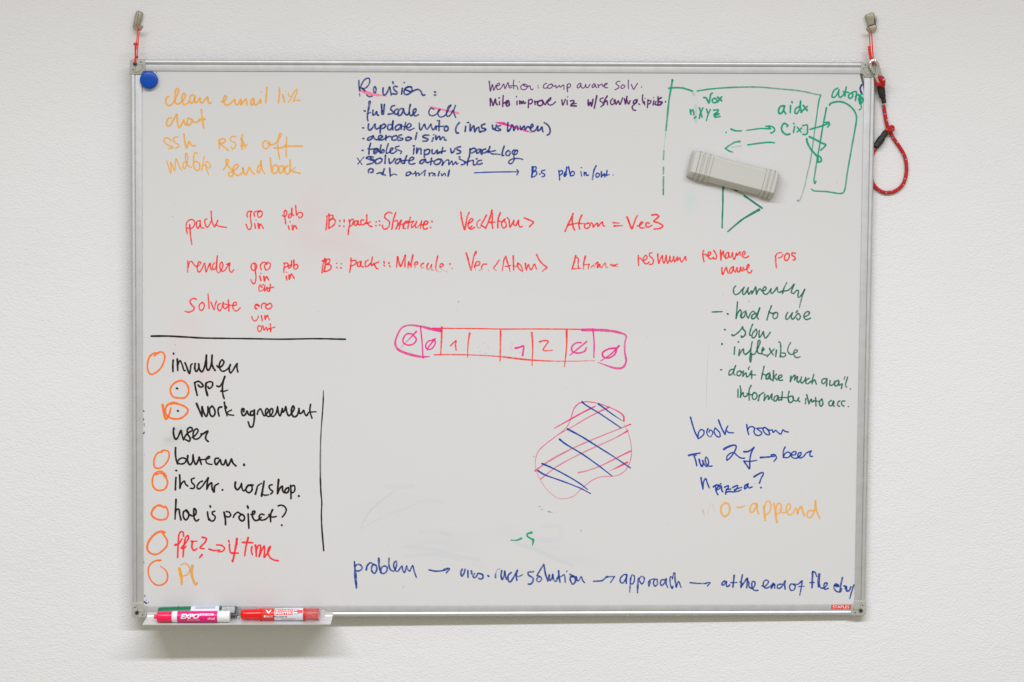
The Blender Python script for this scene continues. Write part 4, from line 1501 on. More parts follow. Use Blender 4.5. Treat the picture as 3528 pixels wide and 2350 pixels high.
w=20,13,10 a=1,.9,.8 743 235 728 330 723 455
w=18,14,12 1027 212 1025 340 1022 490
w=20,14,10 1314 232 1322 350 1316 532
w=20,15,10 1634 202 1634 350 1614 543
w=14 567 350 617 305 612 340 618 390
w=16,11 1385 315 1430 302 1465 310 1440 350 1418 390 1450 397 1502 392
w=5 a=.5 865 325 874 330
w=5 a=.35 815 362 822 370
w=6 a=.4 834 408 840 402
w=4 a=.3 880 420 905 424
w=4 a=.25 908 350 914 385
w=6 a=.45 1130 328 1136 338
w=4 a=.3 1122 350 1118 370 1130 385 1142 390
w=4 a=.25 1190 410 1214 412
@ 1340 1060 magenta 13 2.669
w=28,22,18,14,14,14,18,20,22,18,10 a=1.2,1,.8,.7,.8,.8,.8,.8,.8,.8,.7 478 212 400 200 290 172 180 162 120 185 75 260 58 330 80 380 160 420 300 452 372 450
w=13,11 290 175 303 300 314 465
w=13 215 242 165 242 130 290 135 325 180 345 230 330 252 290 220 250
w=16,10,5 a=1,.8,.5 252 220 200 275 112 365
w=12 400 300 360 310 337 355 355 385 395 375 425 330 420 295 400 295
w=14,12 425 285 385 335 350 380
w=18,13,16 1163 372 1200 365 1238 352 1235 395 1230 440
w=14 a=.7,.9,.9 1770 322 1720 325 1680 365 1690 405 1740 418 1800 400 1815 370
w=14,10 1818 312 1760 360 1665 436
w=26,24,22,18,14,15,18,20,14,6 a=.9,.8,.8,.7,.6,.8,.8,.8,.8,.8 1778 205 1880 205 2000 210 2100 225 2180 258 2170 320 2168 400 2180 500 2150 550 2090 558 2010 535 1922 503
w=13,12 1876 195 1887 330 1884 458
w=16,14 2090 372 2020 380 1965 415 1970 450 2020 462 2080 425 2095 375
w=18,12,8 2115 352 2050 420 1948 490
@ 490 1020 red 20
# handwriting | small red handwritten words reading in and out under solvate
w=12 a=.4 1670 228
1510 285 1525 325 1555 345 1585 320 1602 275
w=20 1642 270 1655 340
w=24 1690 270 1695 322
1697 315 1725 265 1735 290 1752 328
w=18 1600 410 1590 445 1610 490 1640 470 1645 420 1605 410
w=19 1665 410 1680 470 1710 430 1725 480
w=20 1765 385 1770 490
w=18 1735 455 1830 428
w=24 1755 450 1775 460
@ 490 1020 black 22
# ruled_line | long black ruled line across the top of the black list
w=26,22,20,20,22 125 553 340 552 600 565 820 578 1100 583 1500 588 1900 595 2352 588 2560 590 2620 592 2800 596
@ 490 1020 ember 22
# drawn_circle | tall orange circle beside invullen
225 790 160 790 100 840 75 920 75 1010 110 1075 160 1070 250 1000 300 900 310 820 280 775 230 775 165 825
@ 490 1020 black 24
# handwriting | black handwritten word reading invullen
w=24 432 790 433 800
427 885 422 960 424 1040
w=26,22 483 870 487 950 490 1025
w=20 490 950 520 890 545 930 580 1030 595 1025
w=24,20 590 920 615 980 650 1070 665 1010 672 950 690 935
w=26,20 730 930 725 1000 745 1040 775 1000 778 935
778 935 790 1010 820 1045 850 1000 875 900 885 815
885 815 885 920 890 1000 910 1025 940 980 958 900 963 815
963 815 960 920 980 990 1005 1025
w=24,20 1030 960 1060 985 1110 950 1125 900 1100 880 1070 920 1065 985 1100 1035 1150 1025 1190 990 1215 945
w=22 1215 945 1200 1010 1215 1060 1250 1025 1285 960 1310 930
w=22 1310 930 1305 980 1318 1045
@ 490 1020 ember 24
# drawn_circle | orange circle with a black dot beside ppf
535 1165 460 1190 400 1250 390 1320 430 1390 510 1405 590 1400 635 1340 635 1260 590 1190 530 1165 470 1185
@ 490 1020 black 24
w=26 474 1272 486 1276
# handwriting | black handwritten word reading ppf
722 1195 735 1270 758 1368
725 1195 770 1175 820 1205 840 1240 800 1255 770 1225
w=28 880 1200 875 1270 900 1370
w=22 880 1200 930 1180 970 1195 960 1250 920 1275 905 1250
w=24,20 1030 1240 1060 1250 1100 1200 1140 1120
w=26,22 1138 1110 1115 1180 1105 1280 1115 1370 1130 1415
w=24,16 1085 1310 1130 1312 1180 1295
'''
def expand(lst, n):
    if len(lst) == 1: return [lst[0]] * n
    return list(np.interp(np.linspace(0, 1, n), np.linspace(0, 1, len(lst)), lst))
class Part:
    def __init__(s, name, label): s.name, s.label, s.v, s.f, s.a, s.mi, s.mats, s.n = name, label, [], [], [], [], [], 0
WSCALE = {'orange': .92, 'blue': .90, 'royal': .94, 'cobalt': 1.0, 'red': .88, 'violet': .86, 'purple': .92, 'pine': .93, 'green': .95}
def add_stroke(part, pts, ws, al, colour, base):
    """pts: photo pixels on the board; ws: full widths in photo pixels; al: ink strength"""
    if colour not in part.mats: part.mats.append(colour)
    mi = part.mats.index(colour); cen = CENTRE.get(colour, .85)
    y0 = -(base + 2.5e-6 * part.n); part.n += 1
    if len(pts) == 1:
        pts = [pts[0], (pts[0][0] + 0.4, pts[0][1] + 0.3)]; ws = [ws[0]] * 2; al = [al[0]] * 2
    raw = np.array([(x, y, w, a) for (x, y), w, a in zip(pts, ws, al)], float)
    c = crom(raw, 6)
    n = len(c); w3 = [P(x, y) for x, y in c[:, :2]]
    hw = [max(0.3, q * 1.08 * WSCALE.get(colour, 1) + 0.25) / 2 / 2127.0 for q in c[:, 2]]
    ph = random.random() * 9
    hw = [q * (1 + 0.07 * math.sin(ph + i * 0.9) + random.uniform(-.05, .05)) for i, q in enumerate(hw)]
    aa = [min(1, max(0, q)) for q in c[:, 3]]
    T = []
    for i in range(n):
        d = w3[min(i + 1, n - 1)] - w3[max(i - 1, 0)]
        T.append(d.normalized() if d.length > 1e-9 else Vector((1, 0, 0)))
    yy = lambda i: y0 - 2.0e-6 * i / n
    s0 = len(part.v)
    for i in range(n):
        N = Vector((-T[i].z, 0, T[i].x))
        for sgn, al_ in ((-1, 1.0), (-.55, (1 + cen) / 2), (0, cen), (.55, (1 + cen) / 2), (1, 1.0)):
            q = w3[i] + N * (sgn * hw[i]); part.v.append((q.x, yy(i), q.z)); part.a.append(min(1, aa[i] * al_))
    for i in range(n - 1):
        for k in range(4):
            a = s0 + i * 5 + k; part.f.append((a, a + 1, a + 6, a + 5)); part.mi.append(mi)
    def fan(i, a0, a1, off, m=6, st=1.0):
        s = len(part.v); part.v.append((w3[i].x, yy(i) - off, w3[i].z)); part.a.append(aa[i] * (cen if off == 0 else 1) * st)
        for k in range(m + 1):
            t = a0 + (a1 - a0) * k / m
            part.v.append((w3[i].x + hw[i] * math.cos(t), yy(i) - off, w3[i].z + hw[i] * math.sin(t))); part.a.append(aa[i] * st)
        for k in range(m): part.f.append((s, s + 1 + k, s + 2 + k)); part.mi.append(mi)
    th0 = math.atan2(T[0].z, T[0].x); th1 = math.atan2(T[-1].z, T[-1].x)
    fan(0, th0 + math.pi / 2, th0 + 3 * math.pi / 2, 0)
    fan(n - 1, th1 - math.pi / 2, th1 + math.pi / 2, 0)
    for i in range(1, n - 1):
        d1 = w3[i] - w3[i - 1]; d2 = w3[i + 1] - w3[i]
        if d1.length > 1e-9 and d2.length > 1e-9 and d1.angle(d2) > math.radians(42) and aa[i] > .75:
            fan(i, 0, 2 * math.pi, 8e-7, 12)
parts = []; org = (0, 0); colour = 'black'; dw = 10; scl = 4.0
for ln_ in STROKES.strip().splitlines():
    ln_ = ln_.strip()
    if not ln_: continue
    if ln_[0] == '@':
        t = ln_.split(); org = (float(t[1]), float(t[2])); colour = t[3]; dw = float(t[4]); scl = float(t[5]) if len(t) > 5 else 4.0
    elif ln_[0] == '#':
        nm, lb = [q.strip() for q in ln_[1:].split('|')]; parts.append(Part(nm, lb))
    else:
        w, a, xy = [dw], [1.0], []
        for t in ln_.split():
            if t[:2] == 'w=': w = [float(q) for q in t[2:].split(',')]
            elif t[:2] == 'a=': a = [float(q) for q in t[2:].split(',')]
            else: xy.append(float(t))
        pts = [(org[0] + xy[i] / scl, org[1] + xy[i + 1] / scl) for i in range(0, len(xy) - 1, 2)]
        add_stroke(parts[-1], pts, [q / scl for q in expand(w, len(pts))], expand(a, len(pts)), colour, 4e-5 + (len(parts) % 6) * 3e-5)
for p in parts:
    me = mesh(p.name, p.v, p.f)
    at = me.attributes.new('ink', 'FLOAT', 'POINT'); at.data.foreach_set('value', p.a)
    me.polygons.foreach_set('material_index', p.mi)
    o = link(p.name, me, [INKM[c] for c in p.mats], surface, label=p.label)
    if 'marks' in p.name: o['kind'] = 'stuff'

# ---------------------------------------------------------------- blue magnet
def lathe_y(cx, cz, prof, n=40):
    """prof: (radius, y) list from back to front"""
    v = []; f = []
    for r, y in prof:
        for i in range(n):
            a = 2 * math.pi * i / n; v.append((cx + r * math.cos(a), y, cz + r * math.sin(a)))
    for j in range(len(prof) - 1):
        for i in range(n): f.append((j * n + i, j * n + (i + 1) % n, (j + 1) * n + (i + 1) % n, (j + 1) * n + i))
    f.append(tuple(range(n))[::-1]); f.append(tuple((len(prof) - 1) * n + i for i in range(n)))
    bm = bmesh.new(); bm.from_mesh(mesh('l', v, f)); me = bm_mesh('lathe', bm); autosmooth(me, 50); return me
MAGB = mat('blue_plastic', rgb(0, 72, 172), 0.30, bump=0.00003, bscale=500, vary=0.06, spec=0.3)
mc = P(513, 275.5, -0.006); r = 0.01425
mag = thing('board_magnet', 'round blue magnet on the upper left corner of the whiteboard', 'magnet', (mc.x, -0.002, mc.z))
link('magnet_shell', lathe_y(mc.x, mc.z, [(r * .95, -0.0019), (r, -0.0030), (r, -0.0070), (r * .985, -0.0078), (r * .95, -0.0085), (r * .88, -0.0090), (r * .78, -0.0094),
     (r * .6, -0.0098), (r * .4, -0.0101), (r * .2, -0.0102), (r * .02, -0.01025)]), MAGB, mag)

# ---------------------------------------------------------------- eraser
ER = mat('grey_eraser_plastic', rgb(193, 192, 186), 0.5, bump=0.00004, bscale=900, vary=0.03)
FELT = mat('grey_felt', rgb(120, 118, 112), 0.95, bump=0.0004, bscale=900, vary=0.15)
ea = P(2320 + 242 / 4, 460 + 405 / 4, -0.02); eb = P(2320 + 1432 / 4, 460 + 716 / 4, -0.02)
ax = (eb - ea).normalized(); up_ = Vector((-ax.z, 0, ax.x)); L = (eb - ea).length; ec = (ea + eb) / 2
eraser = thing('board_eraser', 'tilted light grey eraser with ribbed ends stuck over the green sketch', 'eraser', (ec.x, 0, ec.z))
hw_, hh = 0.0222, 0.0
def sect(s, grow=0.0):
    # section (across, height): slanted lower side broad, upper side narrow
    g = grow
    return [(-hw_ * s, 0.004), (-hw_ * s - g, 0.0075), (-hw_ * s * .93 - g, 0.0115), (-hw_ * s * .66 - g * .6, 0.0215 + g * .3), (-hw_ * s * .60, 0.0228 + g), (hw_ * s * .78, 0.0228 + g),
            (hw_ * s * .86 + g * .5, 0.0215 + g * .5), (hw_ * s * .97 + g, 0.0130), (hw_ * s + g, 0.0075), (hw_ * s, 0.004)]
stations = []
xs = 0.0
def st(x, s, g, hf=1.0): stations.append((x, s, g, hf))
G = 0.0013
st(0, .90, 0, .55); st(.0012, .95, 0, .72); st(.0035, .985, 0, .90); st(.007, 1, 0, .985); st(.0105, 1, 0, 1)
for c0 in (.0115, .0200, .0285):
    st(c0, 1, -.0012); st(c0 + .0002, 1, G); st(c0 + .0046, 1, G); st(c0 + .0048, 1, -.0012); st(c0 + .0078, 1, -.0012)
st(.0336, 1, -.0003); st(L - .0235, 1, -.0003)
for c0 in (.0230, .0155, .0080):
    st(L - c0, 1, -.0012); st(L - c0 + .0002, 1, G); st(L - c0 + .0044, 1, G); st(L - c0 + .0046, 1, -.0012)
st(L - .0030, 1, 0, 1); st(L - .0015, .98, 0, .95); st(L - .0004, .95, 0, .85); st(L, .92, 0, .7)
v = []; f = []; m = 10
for x, s, g, hf in stations:
    for u, h in sect(s, g):
        q = ea + ax * x + up_ * u; v.append((q.x, -(0.004 + (h - 0.004) * hf), q.z))
for j in range(len(stations) - 1):
    for i in range(m): f.append((j * m + i, j * m + (i + 1) % m, (j + 1) * m + (i + 1) % m, (j + 1) * m + i))
f += [tuple(range(m))[::-1], tuple((len(stations) - 1) * m + i for i in range(m))]
bm = bmesh.new(); bm.from_mesh(mesh('er', v, f)); me = bm_mesh('eraser_body', bm); autosmooth(me, 28)
link('eraser_body', me, ER, eraser)
fp = [ea + ax * .001 + up_ * -hw_ * .97, ea + ax * (L - .001) + up_ * -hw_ * .97, ea + ax * (L - .001) + up_ * hw_ * .97, ea + ax * .001 + up_ * hw_ * .97]
link('felt_pad', prism([(p.x, p.z) for p in fp], -0.0042, -0.0006), FELT, eraser)

# ---------------------------------------------------------------- markers in the tray
def lathe_axis(A, B, prof, n=64, capped=True):
    """prof: (t metres from A along AB, radius)"""
    d = (B - A).normalized(); n1 = Vector((0, -1, 0)); n1 = (n1 - d * n1.dot(d)).normalized(); n2 = d.cross(n1)
    if n2.z < 0: n2 = -n2
    v = []; f = []
    for t, r in prof:
        for i in range(n):
            a = 2 * math.pi * i / n; v.append(A + d * t + n1 * (r * math.cos(a)) + n2 * (r * math.sin(a)))
    for j in range(len(prof) - 1):
        for i in range(n): f.append((j * n + i, j * n + (i + 1) % n, (j + 1) * n + (i + 1) % n, (j + 1) * n + i))
    if capped:
        f.append(tuple(range(n))[::-1]); f.append(tuple((len(prof) - 1) * n + i for i in range(n)))
    bm = bmesh.new(); bm.from_mesh(mesh('l', v, f)); me = bm_mesh('lathe', bm); autosmooth(me, 35); return me
def wrap(me, A, B, t0, r, th0, sx=1.0, sy=1.0, dv=0.0):
    d = (B - A).normalized(); n1 = Vector((0, -1, 0)); n1 = (n1 - d * n1.dot(d)).normalized(); n2 = d.cross(n1)
    if n2.z < 0: n2 = -n2
    for v in me.vertices:
        a = th0 + (v.co.y * sy + dv) / r
        v.co = A + d * (t0 + v.co.x * sx) + n1 * (r * math.cos(a)) + n2 * (r * math.sin(a))
    return me
def fit(me, w, h):
    xs_ = [v.co.x for v in me.vertices]; ys_ = [v.co.y for v in me.vertices]
    cx_, cy_ = (min(xs_) + max(xs_)) / 2, (min(ys_) + max(ys_)) / 2
    kx, ky = w / (max(xs_) - min(xs_)), h / (max(ys_) - min(ys_))
    for v in me.vertices: v.co = Vector(((v.co.x - cx_) * kx, (v.co.y - cy_) * ky, 0))
    return me
def patch(A, B, t0, t1, r, a0, a1, n=10, k=6):
    d = (B - A).normalized(); n1 = Vector((0, -1, 0)); n1 = (n1 - d * n1.dot(d)).normalized(); n2 = d.cross(n1)
    if n2.z < 0: n2 = -n2
    v = []; f = []
    for j in range(k + 1):
        for i in range(n + 1):
            a = a0 + (a1 - a0) * i / n; t = t0 + (t1 - t0) * j / k
            v.append(A + d * t + n1 * (r * math.cos(a)) + n2 * (r * math.sin(a)))
    for j in range(k):
        for i in range(n): f.append((j * (n + 1) + i, j * (n + 1) + i + 1, (j + 1) * (n + 1) + i + 1, (j + 1) * (n + 1) + i))
    return mesh('patch', v, f)
TH = math.radians(13)
PINKCAP = mat('pink_plastic', rgb(245, 18, 82), 0.30, vary=0.05, bscale=80)
PINKLAB = mat('magenta_label', rgb(226, 10, 122), 0.35, vary=0.03)
WPL = mat('white_plastic', rgb(230, 229, 226), 0.32, vary=0.02)
GRN = mat('green_plastic', rgb(0, 108, 72), 0.35, vary=0.06, bscale=80)
RED = mat('red_plastic', rgb(226, 10, 6), 0.26, vary=0.04, bscale=80)
REDL = mat('red_label', rgb(222, 42, 30), 0.35, vary=0.03)
LAB = mat('pale_blue_label', rgb(214, 218, 226), 0.4, vary=0.02)
INKT = mat('grey_print', rgb(70, 72, 92), 0.5, vary=0.1)
PALEPR = mat('pale_print', rgb(176, 180, 196), 0.5, vary=0.05)
PINKPR = mat('rose_print', rgb(206, 120, 124), 0.5, vary=0.05)
CLR = mat('clear_plastic', (0.97, 0.97, 0.97, 1), 0.06, trans=0.96, vary=0.01)
CLR.node_tree.nodes['Principled BSDF'].inputs['IOR'].default_value = 1.12
RTANK = mat('red_ink_tank', rgb(228, 84, 82), 0.35, vary=0.05)
DTANK = mat('dark_ink_tank', rgb(62, 84, 86), 0.35, vary=0.1)
def axis_at(x0, x1, yc0, yc1, Y):
    a, b_ = P(x0, yc0, Y), P(x1, yc1, Y); return a, b_
def settle(r, Y, x, tilt=0.0):
    """a point r above the tray floor at depth Y"""
    return Vector((x, Y, floor_z(Y) + r + 0.0003))

# pink marker, nearest the lip
r = 0.0089; Y = YF + 0.0100
xa, xb = P(531, 2125, Y).x, P(794, 2125, Y).x
A, B = settle(r, Y, xa), settle(r + 0.0002, Y, xb)
mk = thing('board_marker', 'pink board marker with white barrel and magenta label, nearest the tray lip', 'marker', (xa, Y, A.z - r), 'board markers in the pen tray')
cap_ = link('cap', lathe_axis(A, B, [(0, .0028), (.0003, .0033), (.0052, .0034), (.0053, .0076), (.0062, .0083), (.0075, .0086), (.0240, .0084), (.0242, .0081), (.0255, .0081), (.0257, .0085), (.0290, .0085)]), PINKCAP, mk)
body = link('barrel', lathe_axis(A, B, [(.0282, .0060), (.0286, .0078), (.0296, .0086), (.0310, .0089), (.1185, .0090), (.1200, .0089), (.1208, .0085), (.1212, .0076), (.1215, .004)]), WPL, mk)
lab = link('label_band', lathe_axis(A, B, [(.0378, .00905), (.1020, .00912)], capped=False), PINKLAB, mk)
T0 = .0378
link('lettering', wrap(text_mesh('EXPO', .0105, shear=.25, bold=.0004, spacing=.92), A, B, .0578, .00922, TH, 1.15, 1.05), WPL, lab)
link('print_panel', patch(A, B, .0738, .0960, .00918, TH + .19, TH + .55), WPL, lab)
link('lettering', wrap(text_mesh('low odor', .0050, shear=.2, bold=.0001), A, B, .0850, .00924, TH + .37, 1.0, 0.75), PINKLAB, lab)
link('lettering', wrap(text_mesh('chisel', .0052, bold=.00008), A, B, .0925, .00922, TH - .40, 1.0, 1), WPL, lab)
link('lettering', wrap(text_mesh('dry erase marker', .0030), A, B, .0640, .00922, TH - .62, 1, 1), WPL, lab)
for a0, a1, t0, t1 in ((-.28, -.24, .078, .086), (-.60, -.56, .078, .086), (-.60, -.24, .0858, .0864), (-.60, -.24, .0776, .0782)):
    pass

# green marker behind it
r2 = 0.0096; Y2 = YB - 0.0112
xa, xb = P(546, 2112, Y2).x, P(831, 2112, Y2).x
A, B = settle(r2 + .0004, Y2, xa), settle(r2 + .0014, Y2 - .0012, xb)
mk = thing('board_marker', 'green board marker with a clear end, lying behind the pink marker', 'marker', (xa, Y2, A.z - r2), 'board markers in the pen tray')
Lm = (B - A).length; q = lambda px: (px - 546) / 285.0 * Lm
link('cap', lathe_axis(A, B, [(0, .0066), (.0008, .0074), (.003, .0080), (q(612), .0089), (q(613), .0096), (q(617), .0096)]), GRN, mk)
link('barrel', lathe_axis(A, B, [(q(616), .0088), (q(620), .0090), (q(660), .0094)]), GRN, mk)
lab = link('label_band', lathe_axis(A, B, [(q(660), .0095), (q(757), .0098)], capped=False), LAB, mk)
link('printed_panel', patch(A, B, q(675), q(744), .00985, .75, 1.35), PALEPR, lab)
link('collar', lathe_axis(A, B, [(q(757), .0096), (q(757.5), .0100), (q(762), .0100), (q(763), .0090)]), GRN, mk)
link('ink_tank', lathe_axis(A, B, [(q(764), .0078), (q(815), .0080)]), DTANK, mk)
link('tank_label', patch(A, B, q(766), q(810), .0082, .0, 1.7), LAB, mk)
link('clear_sleeve', lathe_axis(A, B, [(q(763), .0094), (q(812), .0094), (q(815), .0088), (q(818), .0072), (q(829), .0066), (q(831), .0056)]), CLR, mk)

# red marker at the right of the tray
r3 = 0.0098; Y3 = YF + 0.0175
xa, xb = P(830.5, 2122, Y3).x, P(1120, 2122, Y3).x
A, B = settle(r3 + .0001, Y3, xa), settle(r3 + .0006, Y3, xb)
mk = thing('board_marker', 'red board marker with a clear end and white label, lying right of the green marker', 'marker', (xa, Y3, A.z - r3), 'board markers in the pen tray')
Lm = (B - A).length; q = lambda px: (px - 830.5) / 289.5 * Lm
link('cap', lathe_axis(A, B, [(0, .0060), (.0006, .0070), (.0022, .0080), (.0050, .0086), (q(895), .0091), (q(896), .0101), (q(900), .0101), (q(901), .0088)]), RED, mk)
link('barrel', lathe_axis(A, B, [(q(900.5), .0088), (q(903), .0094), (q(948), .0096)]), REDL, mk)
lab = link('label_band', lathe_axis(A, B, [(q(947), .0097), (q(1045), .0100)], capped=False), LAB, mk)
link('lettering', wrap(fit(text_mesh('V', .0125, bold=.0004), .0104, .0066), A, B, q(927), .0099, TH + .46), WPL, lab)
link('lettering', wrap(fit(text_mesh('PILOT', .0058, bold=.00014, spacing=1.06), .0102, .0031), A, B, q(931), .0099, TH - .36), WPL, lab)
link('logo', patch(A, B, q(911.5), q(917), .0099, TH - .50, TH - .14, 6, 3), WPL, lab)
link('print_panel', patch(A, B, q(949.5), q(1010), .0100, TH - .10, TH + .92), REDL, lab)
link('lettering', wrap(fit(text_mesh('BOARD', .0076, bold=.00020, spacing=1.05), .0262, .0036), A, B, q(979.7), .01014, TH + .60), WPL, lab)
link('lettering', wrap(fit(text_mesh('MASTER', .0068, bold=.00018, spacing=1.05), .0264, .0036), A, B, q(979.5), .01014, TH + .15), WPL, lab)
link('lettering', wrap(text_mesh('Pure Liquid Ink', .0034, bold=.00008), A, B, q(969), .01008, TH - .40, 1, 1), INKT, lab)
link('lettering', wrap(text_mesh('MEDIUM', .0026), A, B, q(1024), .01008, TH + .04, 1, 1), INKT, lab)
link('lettering', wrap(text_mesh('BULLET', .0026), A, B, q(1022), .01008, TH + .80, 1, 1), INKT, lab)
link('printed_arrow', patch(A, B, q(1026), q(1044), .0101, TH + .16, TH + .70, 6, 4), REDL, lab)
link('printed_arrow_tip', patch(A, B, q(1013), q(1026), .0101, TH + .36, TH + .56, 4, 3), REDL, lab)
link('printed_arch', patch(A, B, q(972), q(1020), .01006, TH - .95, TH - .78, 4, 6), PINKPR, lab)
link('collar', lathe_axis(A, B, [(q(1045), .0098), (q(1045.5), .0103), (q(1051), .0103), (q(1052), .0092)]), REDL, mk)
link('ink_tank', lathe_axis(A, B, [(q(1052), .0084), (q(1098), .0082)]), RTANK, mk)
link('clear_sleeve', lathe_axis(A, B, [(q(1052), .0098), (q(1100), .0094), (q(1103), .0088), (q(1105), .0074), (q(1118), .0066), (q(1120), .0058)]), CLR, mk)

# ---------------------------------------------------------------- wall hooks, cords, carabiner and rope
def pl(pts, ox, oy, s, Y):
    return [P(ox + p[0] / s, oy + p[1] / s, (Y if not callable(Y) else Y(i)) if len(p) < 3 else p[2]) for i, p in enumerate(pts)]
# left hook
o, s = (430, 20), 5.06
hx = P(430 + 225 / s, 20 + 250 / s, 0).x; wy = wall_y(hx)
hook = thing('wall_hook', 'khaki metal wall hook above the upper left corner of the whiteboard', 'hook', (hx, wy, P(475, 70, wy).z), 'wall hooks holding the whiteboard')
out = [(205, 95), (225, 84), (262, 90), (296, 105), (310, 125), (306, 170), (292, 250), (268, 300), (244, 350), (215, 395), (190, 408), (160, 402), (140, 380), (140, 340), (158, 260), (180, 160), (192, 115)]
pp = pl(out, *o, s, wy - .006)
link('hook_body', prism([(p.x, p.z) for p in pp], wy - 0.0095, wy - 0.0001, 0.0035, 4), HOOKM, hook)
ridge = vpath(pl([(228, 110), (200, 230), (178, 330), (170, 385)], *o, s, wy - .0098), 6)
link('hook_rib', tube(ridge, [.0016 + .0012 * math.sin(math.pi * i / (len(ridge) - 1)) for i in range(len(ridge))], 10), HOOKM, hook)
hp = vpath(pl([(180, 380, wy - .006), (195, 400, wy - .010), (230, 412, wy - .014), (272, 400, wy - .017), (300, 345, wy - .018)], *o, s, 0), 6)
link('hook_prong', tube(hp, .0026, 12), HOOKM, hook, smooth=True)
# left cord
yc = wy - .0145; hole = P(430 + 182 / s, 20 + 1008 / s, -0.004)
cord = thing('red_cord', 'thin red cord with two knots joining left hook to whiteboard corner', 'cord', (hole.x, -.004, hole.z), 'red cords holding the whiteboard')
def ylerp(a, b_, n): return lambda i: a + (b_ - a) * i / (n - 1)
c1 = pl([(236, 376), (222, 440), (206, 640), (190, 690), (188, 780), (184, 880), (172, 945), (182, 1008)], *o, s, ylerp(yc - .0025, -.0050, 8))
link('cord_strand', tube(vpath(c1, 6), .00085, 8), CORD, cord, smooth=True)
c2 = pl([(236, 374), (250, 430), (240, 560), (230, 680), (220, 800), (213, 880), (196, 920), (182, 1008)], *o, s, ylerp(yc - .0030, -.0050, 8))
link('cord_strand', tube(vpath(c2, 6), .00085, 8), CORD, cord, smooth=True)
def blob(c, r, seed, st=(1, 1, 1), name='knot'):
    bm = bmesh.new(); bmesh.ops.create_icosphere(bm, subdivisions=3, radius=1); rnd = random.Random(seed); ph = [rnd.uniform(0, 6) for _ in range(4)]
    for v in bm.verts:
        k = 1 + .14 * math.sin(5 * v.co.x + ph[0]) + .12 * math.sin(6 * v.co.z + ph[1] + 3 * v.co.y)
        v.co = Vector((v.co.x * st[0], v.co.y * st[1], v.co.z * st[2])) * (r * k) + c
    me = bm_mesh(name, bm); autosmooth(me, 90); return me
link('knot', blob(P(430 + 192 / s, 20 + 668 / s, -.006 + .004), .0033, 1, (1.1, 1, .85)), CORD, cord)
link('knot', blob(P(430 + 213 / s, 20 + 890 / s, -.006), .0022, 2, (1, 1, 1.1)), CORD, cord)
link('cord_tail', tube(vpath(pl([(188, 650), (190, 720), (184, 800), (184, 870)], *o, s, -.004), 5), [.0019] * 8 + [.0014] * 8, 8), CORD, cord, smooth=True)

# right hook
o, s = (2940, 20), 4.239
hx = P(2940 + 250 / s, 20 + 230 / s, 0).x; wy = wall_y(hx)
hook = thing('wall_hook', 'khaki metal wall hook with side clip above the carabiner', 'hook', (hx, wy, P(3000, 75, wy).z), 'wall hooks holding the whiteboard')
out = [(176, 140), (190, 124), (228, 120), (248, 102), (272, 97), (298, 108), (310, 135), (306, 180), (302, 240), (308, 270), (250, 288), (216, 300), (205, 255), (186, 195), (178, 165)]
pp = pl(out, *o, s, wy - .006)
link('hook_body', prism([(p.x, p.z) for p in pp], wy - 0.0100, wy - 0.0001, 0.0022, 3), HOOKM, hook)
out = [(220, 304), (308, 274), (342, 282), (344, 330), (326, 362), (292, 378), (258, 380), (240, 350)]
pp = pl(out, *o, s, wy - .006)
link('hook_foot', prism([(p.x, p.z) for p in pp], wy - 0.0080, wy - 0.0001, 0.0018, 3), HOOKM, hook)
out = [(308, 152), (344, 160), (342, 226), (326, 232), (306, 236)]
pp = pl(out, *o, s, wy - .006)
link('hook_clip', prism([(p.x, p.z) for p in pp], wy - 0.0072, wy - 0.0001, 0.0008, 2), HOOKM, hook)
gp = pl([(300, 146), (312, 142), (316, 190), (332, 290), (322, 292), (304, 230)], *o, s, wy - .0075)
link('clip_gap', prism([(p.x, p.z) for p in gp], wy - 0.0078, wy - 0.0060), DARK, hook)
hp = vpath(pl([(200, 325, wy - .016), (212, 352, wy - .015), (232, 376, wy - .013), (265, 374, wy - .008), (290, 360, wy - .004)], *o, s, 0), 6)
link('hook_prong', tube(hp, .0022, 12), HOOKM, hook, smooth=True)
# right cord
hole = P(2940 + 288 / s, 20 + 868 / s, -0.006)
cord = thing('red_cord', 'thin red cord with a frayed end above the carabiner', 'cord', (hole.x, -.006, hole.z), 'red cords holding the whiteboard')
c1 = pl([(256, 348), (268, 430), (276, 560), (284, 680), (292, 790), (288, 868)], *o, s, ylerp(wy - .0135, -.0062, 6))
link('cord_strand', tube(vpath(c1, 6), .0010, 8), CORD, cord, smooth=True)
c2 = pl([(240, 380), (234, 420), (240, 520), (248, 620), (262, 730), (284, 800), (290, 868)], *o, s, ylerp(wy - .0125, -.0050, 7))
link('cord_strand', tube(vpath(c2, 6), .0009, 8), CORD, cord, smooth=True)
link('frayed_end', tube(vpath(pl([(234, 590), (234, 640), (242, 690), (250, 740), (258, 780)], *o, s, -.006), 5), [.0024 + .0005 * math.sin(i * 1.7) for i in range(21)], 8), CORD, cord, smooth=True)
link('knot', blob(P(2940 + 258 / s, 20 + 768 / s, -.006), .0022, 5), CORD, cord)
link('knot', blob(P(2940 + 290 / s, 20 + 815 / s, -.0065), .0020, 6, (.8, 1, 1.4)), CORD, cord)
